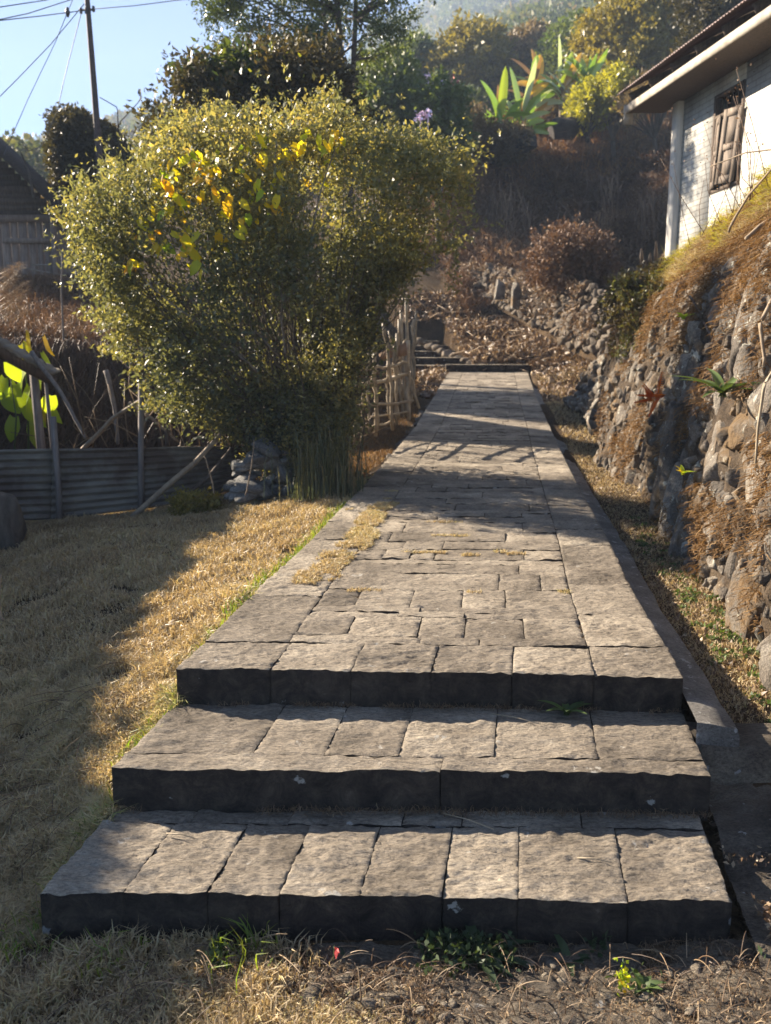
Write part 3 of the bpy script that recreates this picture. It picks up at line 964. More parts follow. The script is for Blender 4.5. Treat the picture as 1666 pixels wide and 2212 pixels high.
yy = 6.5 + 4.0 * rs.random(N); tq = .88 + .35 * rs.random(N)
P = wallpt(yy, tq)
P = P[fbm(P * 1.7 + 8, 2) > -.05]
blades(a, P, .24, .007, 1.0, 1.5, up=np.array([-.7, -.1, .4]), seed=37)
M['yblade'] = leaf_mat('yellow_green_grass', [(0, (0.34, 0.30, 0.04)), (0.6, (0.48, 0.42, 0.05)), (1, (0.30, 0.33, 0.04))], 0.5, 0.4, (1.4, 1.3, 0.5), 0.3)
tag(a.build('yellow_grass', M['yblade'], None), 'bright yellow-green grass hanging below the corner pillar of the white house', 'grass', kind='stuff')

# ---------------------------------------------------------------- dry stone walls further back
def stonewall(name, line, label, sz, seed, mat, fill=1.0, lean=.15, face=(0, -1)):
    """line: list of (x,y,zbase,ztop)"""
    root = empty(name, line[0][:3])
    tag(root, label, 'stone wall')
    L = np.array(line, float)
    seg = np.linalg.norm(np.diff(L[:, :2], axis=0), axis=1)
    cum = np.concatenate([[0], np.cumsum(seg)])
    rs = np.random.default_rng(seed)
    def f(s):
        return np.array([np.interp(s, cum, L[:, k]) for k in range(4)])
    tan = lambda s: (f(min(s + .1, cum[-1])) - f(max(s - .1, 0)))[:2]
    core = Acc()
    S = np.linspace(0, cum[-1], 60)
    V = []
    for s in S:
        x, y_, zb, zt = f(s); t_ = tan(s); nrm = np.array([t_[1], -t_[0]]); nrm /= np.linalg.norm(nrm)
        if nrm @ np.array(face) < 0: nrm = -nrm
        b0 = np.array([x, y_]) - nrm * .12
        V += [[b0[0], b0[1], zb - .3], [b0[0] - nrm[0] * lean, b0[1] - nrm[1] * lean, zt - .08], [b0[0] - nrm[0] * 1.6, b0[1] - nrm[1] * 1.6, zt + .0], [b0[0] - nrm[0] * 1.7, b0[1] - nrm[1] * 1.7, zb - .6]]
    core.grid(np.array(V), 60, 4)
    core.build('earth_core', M['earth'], root)
    st = Acc()
    s = 0
    zrow = 0
    k = 0
    hmax = (L[:, 3] - L[:, 2]).max()
    while zrow < hmax + sz:
        s = rs.uniform(0, sz)
        while s < cum[-1]:
            x, y_, zb, zt = f(s)
            w_ = sz * rs.uniform(.5, 2.0)
            if zrow < (zt - zb) * 1.02:
                t_ = tan(s); nrm = np.array([t_[1], -t_[0]]); nrm /= np.linalg.norm(nrm)
                if nrm @ np.array(face) < 0: nrm = -nrm
                hf = zrow / max(zt - zb, .1)
                c = [x - nrm[0] * lean * hf + rs.normal(0, .03), y_ - nrm[1] * lean * hf + rs.normal(0, .03), zb + zrow + rs.normal(0, sz * .15)]
                if rs.random() < fill:
                    rock(st, c, (w_, sz * rs.uniform(.8, 1.3), sz * rs.uniform(.6, 1.1)), rot=(rs.normal(0, .3), rs.normal(0, .3), math.atan2(t_[1], t_[0]) + rs.normal(0, .3)), seed=int(rs.integers(1e6)), boxy=.95, lod=1, rough=.3)
                    k += 1
            s += w_ * .88
        zrow += sz * .72
    st.build('stones', mat, root)
    return root
def wl(*pts): return [(*at(px, pyb, Y)[:2], at(px, pyb, Y)[2], hgt(pyt, Y)) for px, pyb, pyt, Y in pts]
stonewall('dry_stone_wall', wl((958, 602, 566, 32), (1030, 625, 574, 29.5), (1110, 668, 592, 27), (1190, 715, 612, 24.5), (1250, 745, 622, 22.5), (1335, 775, 628, 20.5)), 'low dry-stone wall of grey rubble curving behind the far end of the path', .27, 51, M['rock2'])
for (px, pyb, pyt, Y, wpx) in [(1080, 652, 598, 27.0, 26), (1112, 672, 604, 26.2, 24)]:
    st = Acc()
    p = at(px, (pyb + pyt) / 2, Y)
    rock(st, p, (wpx / FPX * Y, .3, (pyb - pyt) / FPX * Y), seed=px, boxy=.85, lod=2, rough=.12, rot=(0, .05, .1))
    o = st.build('boulder', M['rock'])
    tag(o, 'upright flat boulder in the middle of the dry-stone wall, ' + ('the darker left one' if px == 1080 else 'the paler right one'), 'boulder')
stonewall('rubble_wall', wl((1232, 872, 812, 16.5), (1262, 880, 775, 14.6), (1290, 905, 745, 12.8), (1318, 960, 725, 11.4)), 'low heap of pale lichen-covered stones ending the right wall beside the path', .22, 61, M['rock'], lean=.3, face=(-1, 0))

# ---------------------------------------------------------------- white house
_d = ray(1458, 400)
_t = 7 / (_d[0] + .135 * _d[1])
HO = np.array([_d[0] * _t, _d[1] * _t])
ha = np.array([.135, -1]); ha /= np.linalg.norm(ha)
hn = np.array([-1, -.135]); hn /= np.linalg.norm(hn)
HZ0, HZ1 = 2.9, 6.05
house = empty('white_house', (HO[0], HO[1], HZ0))
tag(house, 'white-painted brick house with rusty tin roof standing above the retaining wall', 'house')
def hp(a_, o_, z):          # along the wall, outward, height
    return np.array([*(HO + ha * a_ + hn * o_), z])
hrz = math.atan2(ha[1], ha[0])
def wall_at_px(px):
    d = ray(px, 300)
    t = 7 / (d[0] + .135 * d[1])
    return (HO[1] - d[1] * t) * math.hypot(1, .135)
def haz(px, py):
    k = (px - 833) / FPX
    v = (1106 - py) / FPX
    d = ray(px, py)
    t = 7 / (d[0] + .135 * d[1])
    return CAMH + d[2] * t
aw0, aw1 = wall_at_px(1541), wall_at_px(1604)
zw0, zw1 = haz(1540, 418), haz(1540, 212)
def hwall(acc, a0, a1, z0, z1, o0=0, th=.22):
    acc.add([hp(a0, o0, z0), hp(a1, o0, z0), hp(a1, o0, z1), hp(a0, o0, z1), hp(a0, o0 - th, z0), hp(a1, o0 - th, z0), hp(a1, o0 - th, z1), hp(a0, o0 - th, z1)],
            [[0, 1, 2, 3], [5, 4, 7, 6], [4, 0, 3, 7], [1, 5, 6, 2], [3, 2, 6, 7], [4, 5, 1, 0]])
def local_mesh(acc, name, mat, root):
    """object whose local X runs along the wall and Z up, so textures follow the wall"""
    V = np.concatenate(acc.V)
    Q = np.concatenate(acc.Q) if acc.Q else None
    T = np.concatenate(acc.T) if acc.T else None
    Lm = np.stack([(V[:, :2] - HO) @ ha, (V[:, :2] - HO) @ np.array([-ha[1], ha[0]]), V[:, 2] - HZ0], -1)
    me = mesh(name, Lm, Q, T, np.concatenate(acc.r))
    o = bpy.data.objects.new(name, me)
    COL.objects.link(o)
    me.materials.append(mat)
    o.location = (HO[0], HO[1], HZ0)
    o.rotation_euler = (0, 0, hrz)
    o.parent = root
    o.matrix_parent_inverse = world_of(root).inverted()
    return o
LW = 10.0
a = Acc()
hwall(a, .0, aw0, HZ0 - .6, HZ1); hwall(a, aw1, LW, HZ0 - .6, HZ1)
hwall(a, aw0, aw1, HZ0 - .6, zw0); hwall(a, aw0, aw1, zw1, HZ1)
# gable side wall, away from the viewer
a.add([hp(0, -.001, HZ0 - .6), hp(0, -7, HZ0 - .6), hp(0, -7, HZ1), hp(0, -3.5, HZ1 + 1.9), hp(0, -.001, HZ1)], None, [[0, 2, 1], [0, 3, 2], [0, 4, 3]])
local_mesh(a, 'wall', M['wall'], house)
a = Acc()
a.add([hp(-.02, .10, HZ0 - .6), hp(.20, .10, HZ0 - .6), hp(.20, .10, HZ1), hp(-.02, .10, HZ1), hp(-.02, -.2, HZ0 - .6), hp(.20, .003, HZ0 - .6), hp(.20, .003, HZ1), hp(-.02, -.2, HZ1)],
      [[0, 1, 2, 3], [4, 0, 3, 7], [1, 5, 6, 2]])
local_mesh(a, 'corner_pillar', M['pillar'], house)
# eave: overhang .72, runs past the gable
OV = .72
e0, e1 = -.55, LW
EZ = CAMH + ray(1355, 243)[2] * ((7 - OV * 1.0) / (ray(1355, 243)[0] + .135 * ray(1355, 243)[1]))
a = Acc()
hwall(a, e0, e1, EZ, EZ + .125, OV, .03)
local_mesh(a, 'fascia', M['fascia'], house)
a = Acc()
hwall(a, e0 - .04, e0 - .005, EZ - .16, EZ + .15, OV, .16)
local_mesh(a, 'rafter_end', M['fascia'], house)
a = Acc()      # corrugated roof sheet, ribs run up the slope
na = int((e1 - e0 + .15) / .0125)
aa = np.linspace(e0 - .15, e1, na)
corr = .012 * np.sin((aa) / .076 * 2 * math.pi)
slope = .52
oo = np.array([OV + .10, OV - 1.2, -3.5])
zz0 = EZ + .33
V = np.stack([np.stack([np.array([*(HO + ha * q + hn * o_), zz0 + (OV + .10 - o_) * slope + c_]) for q, c_ in zip(aa, corr)]) for o_ in oo])
a.grid(V.reshape(-1, 3), 3, na)
oo2 = [-3.5, -7.8]
V2 = np.stack([np.stack([np.array([*(HO + ha * q + hn * o_), zz0 + (OV + .1 + 3.5) * slope - (-3.5 - o_) * slope + c_]) for q, c_ in zip(aa[::4], corr[::4])]) for o_ in oo2])
a.grid(V2.reshape(-1, 3), 2, len(aa[::4]))
rf = a.build('roof', M['tinroof'], house, smooth=False)
md = rf.modifiers.new('t', 'SOLIDIFY'); md.thickness = .006
a = Acc()      # dark soffit boards and purlin between the sheet and the fascia
for k in range(14):
    q = e0 + .1 + k * .78
    A_ = hp(q, OV - .05, EZ + .25); B_ = hp(q, -.6, EZ + .25 + (OV + .5) * slope)
    a.beam(A_, B_, .06, .12)
a.build('rafters', M['darkwood'], house)
a = Acc()
a.add([hp(e0, OV - .03, EZ + .02), hp(e1, OV - .03, EZ + .02), hp(e1, .02, EZ + .02 + .02), hp(e0, .02, EZ + .02 + .02)], [[0, 1, 2, 3]])
a.add([hp(e0, OV - .03, EZ + .05), hp(e1, OV - .03, EZ + .05), hp(e1, .02, EZ + .07), hp(e0, .02, EZ + .07)], [[3, 2, 1, 0]])
a.build('soffit', M['darkwood'], house)
# window with frame, bars and two hanging shutters
win = Acc()
fw = .055
for (x0, x1, z0, z1) in [(aw0 + .002, aw0 + fw, zw0 + .002, zw1 - .002), (aw1 - fw, aw1 - .002, zw0 + .002, zw1 - .002), (aw0 + fw + .002, aw1 - fw - .002, zw1 - fw, zw1 - .002), (aw0 + fw + .002, aw1 - fw - .002, zw0 + .002, zw0 + fw), (aw0 + fw + .002, aw1 - fw - .002, zw1 - .35, zw1 - .31)]:
    hwall(win, x0, x1, z0, z1, .02, .12)
wobj = win.build('window', M['darkwood'], house)
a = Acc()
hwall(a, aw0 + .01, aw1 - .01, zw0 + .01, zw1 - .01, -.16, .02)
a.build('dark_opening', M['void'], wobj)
a = Acc()
wm = (aw0 + aw1) / 2
for k in range(5):
    q = aw0 + fw + (k + .5) / 5 * (aw1 - aw0 - 2 * fw)
    a = Acc(); a.tube([hp(q, -.05, zw1 - .31), hp(q, -.05, zw1 - .06)], .012, 5); a.build('bar', M['darkwood'], wobj)
def shutter(a0, a1, o0, o1, sh):
    s_ = Acc()
    za, zb = zw0 + .06, zw1 - .36
    def q(u, v, d=0): 
        al = a0 + (a1 - a0) * u + sh * (v - .5); ot = o0 + (o1 - o0) * u
        p = hp(al, ot, za + (zb - za) * v); p[:2] += hn * d
        return p
    for (u0, u1, v0, v1, d) in [(0, .2, 0, 1, .0), (.8, 1, 0, 1, .0), (.2, .8, .90, 1.0, .0), (.2, .8, 0, .10, .0), (.2, .8, .45, .53, .0), (.2, .8, .1, .45, -.012), (.2, .8, .53, .9, -.012)]:
        v8 = [q(u0, v0, d), q(u1, v0, d), q(u1, v1, d), q(u0, v1, d), q(u0, v0, d - .02), q(u1, v0, d - .02), q(u1, v1, d - .02), q(u0, v1, d - .02)]
        s_.add(v8, [[0, 1, 2, 3], [5, 4, 7, 6], [4, 0, 3, 7], [1, 5, 6, 2], [3, 2, 6, 7], [4, 5, 1, 0]], rnd=rs.random())
    return s_.build('shutter', M['shutter'], wobj)
shutter(aw0 + fw + .02, wm - .11, .03, .10, .10)
shutter(wm + .12, aw1 - fw + .02, .18, .05, .16)

# ---------------------------------------------------------------- corrugated tin fence
FX = [(-330, 985, 1180), (0, 971, 1143), (122, 969, 1138), (305, 966, 1115), (370, 964, 1104), (530, 962, 1062)]
FYd = 8.7
def fpt(px, f_):
    ys_ = np.interp(px, [q[0] for q in FX], [q[2] + (q[1] - q[2]) * f_ for q in FX])
    Y = np.interp(px, [-330, 0, 300, 530], [8.3, 8.6, 9.0, 9.3])
    return at(px, ys_, Y)
fence = empty('tin_fence', fpt(122, 0))
tag(fence, 'weathered corrugated tin fence on wooden posts along the far side of the shaded lawn', 'fence')
for (p0, p1) in [(-330, 118), (112, 312), (302, 530)]:
    a = Acc()
    nu, nv = 14, 90
    V = []
    off = {-330: .0, 112: .012, 302: .024}[p0]
    for i_ in range(nu):
        px = p0 + (p1 - p0) * i_ / (nu - 1)
        b_, t_ = fpt(px, .10), fpt(px, 1)
        for j_ in range(nv):
            f_ = j_ / (nv - 1)
            q = b_ + (t_ - b_) * f_
            q = q.copy(); q[1] -= .013 * math.sin(f_ * 9.5 * 2 * math.pi) + off + .012 * math.sin(px * .02 + f_ * 3)
            V.append(q)
    a.grid(np.array(V), nu, nv)
    o = a.build('tin_sheet', M['tin'], fence, smooth=True)
    md = o.modifiers.new('t', 'SOLIDIFY'); md.thickness = .002
for (px, top, bot, r_, dx) in [(115, 900, 1150, .035, 16), (305, 828, 1120, .035, 0)]:
    a = Acc()
    Y = fpt(px, 0)[1] - .05
    a.tube([at(px + dx, bot, Y), at(px + dx * .6, (top + bot) / 2, Y), at(px, top, Y)], [r_, r_ * .9, r_ * .85], 7)
    a.build('post', M['greywood'], fence)
for (px, Y) in [(105, 8.75), (300, 9.05), (-120, 8.5)]:
    a = Acc()
    p0 = fpt(px, 0)
    rock(a, (p0[0], p0[1] + .05, p0[2] - .06), (.16, .12, .24), seed=int(px + 500), boxy=.6)
    a.build('foot_stone', M['rock2'], fence)
def stickobj(name, pts, rad, label, mat='stick', group=None, cat='stick'):
    a = Acc()
    P = np.array(pts, float)
    t = np.linspace(0, 1, len(P) * 5)
    s0 = np.linspace(0, 1, len(P))
    Pi = np.stack([np.interp(t, s0, P[:, k]) for k in range(3)], -1)
    Pi[1:-1] += fbm(Pi[1:-1] * 2.3, 2)[:, None] * np.array([.03, .02, .01])
    a.tube(Pi, np.linspace(rad, rad * .6, len(t)), 6)
    o = a.build(name, M[mat], smooth=True)
    tag(o, label, cat, group)
    return o
stickobj('leaning_pole', [at(285, 1118, 8.6), at(420, 1000, 8.75), at(530, 878, 8.9)], .035, 'long pale pole leaning diagonally across the tin fence into the bush', 'stick', cat='pole')
stickobj('leaning_pole', [at(372, 1095, 8.7), at(450, 1030, 8.8), at(500, 968, 8.95)], .03, 'short reddish-brown pole leaning on the right end of the tin fence', 'darkwood', cat='pole')
stickobj('dead_branch', [at(175, 975, 9.6), at(240, 905, 9.5), at(306, 862, 9.4)], .028, 'curved dead branch rising behind the tin fence to the tall post', 'stick', cat='branch')
stickobj('dead_branch', [at(68, 760, 10.4), at(130, 850, 10.2), at(185, 948, 10.0)], .03, 'grey branch slanting down behind the tin fence beside the heart-leaved plant', 'greywood', cat='branch')
stickobj('dead_branch', [at(228, 800, 11.2), at(245, 880, 11.1), at(255, 960, 11.0)], .035, 'thick upright dead stem against the dark earth bank behind the tin fence', 'greywood', cat='branch')
stickobj('dead_branch', [at(278, 870, 10.3), at(330, 905, 10.3), at(385, 955, 10.3)], .025, 'thin branch falling right from the tall fence post', 'stick', cat='branch')
stickobj('thin_stake', [at(362, 985, 9.8), at(363, 930, 9.8), at(364, 878, 9.8)], .03, 'dark stake standing behind the tin fence right of the tall post', 'darkwood', cat='stake')
stickobj('thin_stake', [at(135, 940, 12.1), at(137, 760, 12.1), at(133, 540, 12.1)], .018, 'slender pale pole standing on the brown bank in front of the wooden shack', 'greywood', cat='stake')
a = Acc()
for _ in range(110):
    px = rs.uniform(150, 760); Y = rs.uniform(9.4, 11.6)
    py0 = rs.uniform(880, 1000); 
    p0 = at(px, py0, Y); p0[2] = max(p0[2], .2)
    p1 = p0 + np.array([rs.normal(0, .35), rs.normal(0, .2), rs.uniform(.2, .9)])
    a.tube([p0, (p0 + p1) / 2 + rs.normal(0, .07, 3), p1], [.007, .005, .003], 4, rnd=rs.random())
tag(a.build('dead_twigs', M['litter']), 'tangle of dead twigs and thin stems behind the tin fence under the bush', 'twigs', kind='stuff')

# ---------------------------------------------------------------- lean-to shed at the left edge
shed = empty('open_shed', at(0, 1000, 9.4))
tag(shed, 'open lean-to shed with a grey tin roof edge and wooden posts at the left edge', 'shed')
a = Acc()
c0, c1 = at(112, 812, 10.5), at(-10, 745, 9.9)
c2 = c1 + (c1 - c0) * 1.9
bk_ = np.array([-.1, .55, .04])
nn = 60
V = []
for i_ in range(nn):
    q = c0 + (c2 - c0) * i_ / (nn - 1)
    for j_ in range(2):
        V.append(q + bk_ * j_ + np.array([0, 0, .012 * math.sin(i_ * 1.9)]))
a.grid(np.array(V), nn, 2)
o = a.build('roof', M['tin'], shed); md = o.modifiers.new('t', 'SOLIDIFY'); md.thickness = .02
a = Acc(); a.beam(c0 - [0, -.06, .075], c2 - [0, -.06, .075], .07, .10); a.build('eave_beam', M['darkwood'], shed)
for (px, py0, Y, r_) in [(72, 800, 10.7, .06), (98, 815, 10.5, .026)]:
    a = Acc(); t_ = at(px, py0, Y); b_ = t_.copy(); b_[2] = .0; b_[0] += .05
    a.tube([b_, t_], [r_, r_ * .9], 8); a.build('post', M['greywood'], shed)
a = Acc(); rock(a, at(-15, 1130, 7.6), (.7, .5, .8), seed=5, boxy=.3, rough=.4, lod=2)
tag(a.build('tree_stump', M['bark']), 'dark gnarled stump at the left edge below the end of the tin fence', 'stump')

# plant with big heart leaves
def heart_leaf(acc, base, d, nrm, L, W, rnd, droop=.25, cup=.12, n=6):
    d = np.array(d, float); d /= np.linalg.norm(d)
    nrm = np.array(nrm, float); nrm -= d * (nrm @ d); nrm /= np.linalg.norm(nrm)
    s_ = np.cross(d, nrm)
    V = []
    for i_ in range(n + 1):
        t = i_ / n
        w_ = W * .5 * (math.sin(math.pi * min(1, (t * .86 + .14))) ** .8) * (1 - t * .25) * (1 if t < 1 else .02)
        back = -.10 * L if i_ == 0 else 0
        ax = base + d * (L * t) - nrm * (droop * L * t * t)
        for k, u in enumerate((-1, -.5, 0, .5, 1)):
            V.append(ax + s_ * (w_ * u) + d * (back * abs(u)) + nrm * (cup * w_ * u * u - .1 * w_ * math.sin(7 * t) * abs(u)))
    acc.grid(np.array(V), n + 1, 5, rnd=rnd)
plant = empty('heart_leaved_plant', at(60, 965, 11.2))
tag(plant, 'glowing yellow-green plant with big heart-shaped leaves behind the tin fence', 'plant')
a = Acc()
a.tube([at(62, 1000, 11.2), at(60, 860, 11.2), at(50, 740, 11.2)], [.015, .012, .006], 5)
a.tube([at(30, 1000, 11.2), at(35, 900, 11.2), at(20, 800, 11.2)], [.012, .01, .006], 5)
a.build('stem', M['weed'], plant)
hl = [(35, 868, 70, 60, .2), (10, 850, 60, 50, .1), (62, 868, 60, 60, .3), (58, 820, 70, 80, .5), (12, 880, 60, 60, .1), (48, 905, 85, 75, .2), (80, 900, 55, 40, .95), (70, 940, 80, 75, .3), (110, 880, 45, 50, .2), (108, 905, 45, 35, .35), (92, 790, 50, 40, .2), (60, 745, 50, 40, .9), (45, 770, 45, 60, .8), (95, 755, 50, 35, 1.0), (20, 810, 50, 50, .3), (30, 935, 60, 45, .2), (85, 825, 55, 50, .3)]
for k, (px, py, hp_, wp_, rv) in enumerate(hl):
    a = Acc()
    Y = 11.2 + .15 * math.sin(k * 2.1)
    b_ = at(px, py - hp_ * .55, Y)
    s_ = Y / FPX
    heart_leaf(a, b_, (random.uniform(-.6, .6), random.uniform(-.3, .3), -1), (random.uniform(-1.4, .4), -1, random.uniform(0, .8)), hp_ * s_ * .92, wp_ * s_ * .78, float(np.clip(rv + rs.normal(0, .08), 0, 1)))
    a.build('leaf', M['bigleaf'], plant, smooth=True)

# ---------------------------------------------------------------- wooden shack at left
shack = empty('wooden_shack', at(60, 640, 18))
tag(shack, 'weathered wooden shack with steep dark thatched gable at the left edge', 'shack')
YS = 18.0
ra, rb = at(-260, 90, YS), at(140, 470, YS)
a = Acc()
nrm = np.array([0, 1.0, 0])
d_ = rb - ra
for (q0, q1, m_) in [(0, 1, 0)]:
    up_ = np.cross(d_ / np.linalg.norm(d_), [0, 1, 0])
    if up_[2] < 0: up_ = -up_
    ra0, rb0 = ra, rb
    p = [ra, rb, rb + [0, 1.3, 0], ra + [0, 1.3, 0]]
    a.add([*p, *[q + up_ * .12 for q in p]], [[0, 1, 2, 3], [4, 7, 6, 5], [0, 4, 5, 1], [1, 5, 6, 2], [3, 2, 6, 7], [0, 3, 7, 4]])
    lft = ra + (ra - rb) * np.array([1, 1, -1])
    p = [lft, ra, ra + [0, 1.3, 0], lft + [0, 1.3, 0]]
    a.add([*p, *[q + [0, 0, .15] for q in p]], [[0, 1, 2, 3], [4, 7, 6, 5], [0, 4, 5, 1], [3, 2, 6, 7]])
M['thatch'] = simple_mat('dark_thatch', (0.03, 0.024, 0.02), (0.07, 0.055, 0.045), 20, .95, stretch=(1, 1, 3), bs=.8)
a.build('roof', M['thatch'], shack)
a = Acc()   # gable infill, horizontal boards set under the roof
zt0 = hgt(462, YS)
nb = 26
for k in range(nb):
    z0 = zt0 + (ra[2] - zt0 - .1) * k / nb; z1 = zt0 + (ra[2] - zt0 - .1) * (k + 1) / nb
    xr_ = rb[0] + (ra[0] - rb[0]) * ((z1 - rb[2]) / (ra[2] - rb[2])) - .03
    xl_ = 2 * ra[0] - xr_
    a.box(((xl_ + xr_) / 2, YS + .35 + (k % 2) * .012, (z0 + z1) / 2), (xr_ - xl_, .025, (z1 - z0) * .985), rnd=random.random())
a.build('gable_boards', M['darkwood'], shack)
a = Acc()
xa, xb_ = at(-300, 550, YS + .4)[0], at(122, 550, YS + .4)[0]
k = xa
zb0 = hgt(640, YS) - .4
while k < xb_:
    w_ = random.uniform(.12, .2)
    a.box((k + w_ / 2, YS + .42 + random.uniform(-.01, .01), (zb0 + zt0) / 2 - .02), (w_ - .015, .02, zt0 - zb0 - .03), rnd=random.random())
    k += w_
M['brownwood'] = simple_mat('brown_planks', (0.13, 0.09, 0.065), (0.25, 0.185, 0.14), 6, 0.9, stretch=(6, 6, 0.7), bs=0.6)
a.build('plank_wall', M['brownwood'], shack)
a = Acc()
a.box((xb_ - .05, YS + 2.4, (zb0 + zt0) / 2), (.05, 3.9, zt0 - zb0))
a.box(((xa + xb_) / 2, YS + 4.3, (zb0 + zt0) / 2), (xb_ - xa, .05, zt0 - zb0))
a.build('side_wall', M['greywood'], shack)
a = Acc(); p = at(88, 520, YS + .38)
a.box((p[0] - .1, YS + .37, p[2]), (1.3, .04, .10)); a.box((xb_ - .02, YS + .36, (zb0 + zt0) / 2), (.10, .07, zt0 - zb0))
a.box(((xa + xb_) / 2, YS + .36, zt0 - .03), (xb_ - xa, .06, .13))
a.build('rails', M['brownwood'], shack)
a = Acc()
a.beam(at(15, 568, 15.5), at(62, 580, 15.3), .02, .02); a.beam(at(62, 580, 15.3), at(134, 594, 15.2), .02, .02); a.beam(at(70, 572, 15.4), at(134, 572, 15.2), .022, .022)
a.beam(at(133, 650, 15.2), at(135, 540, 15.2), .035, .035)
tag(a.build('drying_rack', M['palebark']), 'thin pale stick rails tied to a stake in front of the wooden shack', 'rails')

# ---------------------------------------------------------------- utility pole and wires
pole = empty('utility_pole', at(226, 560, 19))
tag(pole, 'tall dark leaning utility pole rising behind the bush', 'utility pole')
a = Acc()
a.tube([at(232, 560, 19), at(223, 455, 19), at(205, 210, 19), at(187, -20, 19), at(184, -70, 19)], [.085, .08, .062, .05, .048], 10)
a.build('shaft', M['pole'], pole, smooth=True)
a = Acc()
a.tube([at(170, 22, 19), at(205, 20, 19)], .02, 6)
a.build('bracket', M['pole'], pole)
for px, py in ((175, 23), (202, 19), (186, 23)):
    a = Acc()
    c = at(px, py, 18.95)
    th = np.linspace(0, 1, 7)
    a.tube([c + [0, 0, -.06 + .12 * t_] for t_ in th], [.01, .035, .022, .038, .022, .035, .01], 8)
    a.build('insulator', M['ceramic'], pole, smooth=True)
wires = [([(-20, 18), (98, 0), (150, -12)], 'power line crossing the top left corner of the sky, uppermost'),
         ([(-20, 46), (60, 29), (150, 0), (190, -16)], 'power line rising from the left edge to the pole, below the uppermost'),
         ([(-20, 46), (90, 34), (175, 23)], 'nearly level power line running from the left edge to the bracket of the pole'),
         ([(203, 19), (290, 12), (384, 0), (500, -12)], 'power line leaving the pole to the right across the sky'),
         ([(-20, 228), (40, 168), (110, 95), (182, 8)], 'wire slanting from the left edge up to the pole'),
         ([(8, 335), (60, 215), (120, 90), (146, 26), (160, -8)], 'steep wire dropping from the top left to the gable of the shack'),
         ([(98, 303), (125, 235), (140, 165), (158, 95), (176, 26)], 'curved wire hanging from the pole down to a creeper tip'),
         ([(98, 303), (85, 318), (60, 326), (48, 308)], 'slack loop of wire left of the creeper-covered tree')]
for k, (pts, lab) in enumerate(wires):
    a = Acc()
    a.tube([at(px, py, 19 - (.0 if px > 150 else (150 - px) * .02)) for px, py in pts], .0085, 4)
    tag(a.build('power_line', M['wire']), lab, 'power line')
a = Acc(); c = at(146, 26, 18.9); a.tube([c + [0, 0, -.09], c + [0, 0, 0], c + [0, 0, .09]], [.02, .055, .02], 7)
tag(a.build('wire_insulator', M['ceramic']), 'small dark insulator strung on the steep wire left of the pole', 'insulator')
stickobj('dry_pole', [at(75, 430, 17), at(62, 370, 17), at(44, 328, 17)], .02, 'thin dead stem standing above the roof slope of the shack', 'bark', cat='stem')
stickobj('bare_sapling', [at(264, 360, 20), at(260, 290, 20), at(253, 232, 20), at(215, 210, 20)], .016, 'bare sapling right of the utility pole, tip bending left', 'bark', cat='sapling')
stickobj('bare_sapling', [at(240, 330, 20), at(262, 262, 20), at(302, 215, 20)], .014, 'bare sapling right of the utility pole, leaning right', 'bark', cat='sapling')

# ---------------------------------------------------------------- big bush
def plant_thing(name, label, cat, base, group=None):
    e = empty(name, base)
    tag(e, label, cat, group)
    return e
bushpoly = [(150, 490), (215, 430), (250, 395), (330, 345), (420, 300), (470, 290), (560, 272), (640, 282), (700, 270), (750, 290), (820, 322), (900, 345), (975, 372), (1000, 390), (960, 420), (965, 470), (950, 500), (985, 545), (905, 545), (870, 600), (835, 640), (800, 690), (770, 760), (745, 860), (735, 960), (700, 1005), (600, 1000), (560, 950), (545, 930), (500, 915), (420, 905), (340, 880), (310, 840), (330, 800), (245, 770), (280, 720), (215, 690), (230, 640), (190, 590), (205, 550)]
bb = at(650, 990, 9.35)
bb[2] = float(ground(bb[0], bb[1]))
bush = plant_thing('large_bush', 'huge spreading small-leaved bush with glinting leaves between the tin fence and the path', 'bush', bb)
C = cloud(bushpoly, 9.1, 1.25, 5600, gap=1.12, gs=2.0, seed=86, ragged=38)
a = Acc()
C2 = cloud([(400, 880), (540, 840), (660, 780), (770, 690), (752, 860), (745, 1000), (690, 1030), (600, 1020), (560, 965), (500, 940)], 8.8, .6, 1300, gap=.7, gs=3, seed=88, ragged=30)
twig_leaves(a, C2, 15, .038, tw=.24, seed=89, up=.8)
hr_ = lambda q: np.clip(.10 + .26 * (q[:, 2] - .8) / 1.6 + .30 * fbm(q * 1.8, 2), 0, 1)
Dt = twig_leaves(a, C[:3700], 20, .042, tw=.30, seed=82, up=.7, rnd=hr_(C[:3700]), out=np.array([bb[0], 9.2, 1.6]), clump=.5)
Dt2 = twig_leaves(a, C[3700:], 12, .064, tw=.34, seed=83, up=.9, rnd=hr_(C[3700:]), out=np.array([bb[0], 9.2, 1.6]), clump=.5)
sp = []
for (px, py) in [(300, 330), (345, 345), (415, 300), (480, 262), (505, 255), (590, 240), (650, 250), (725, 190), (727, 215), (780, 250), (835, 270), (905, 290), (985, 350), (1010, 370), (1005, 395), (980, 545), (240, 380), (200, 430), (160, 480), (690, 235), (540, 240)]:
    for q in range(14):
        c_ = at(px + rs.normal(0, 4), py - 14 + q * 8, 8.9 + rs.normal(0, .12)); sp.append(c_)
twig_leaves(a, np.array(sp), 12, .042, tw=.09, seed=84, up=1.5)
bp = np.array(bushpoly, float)
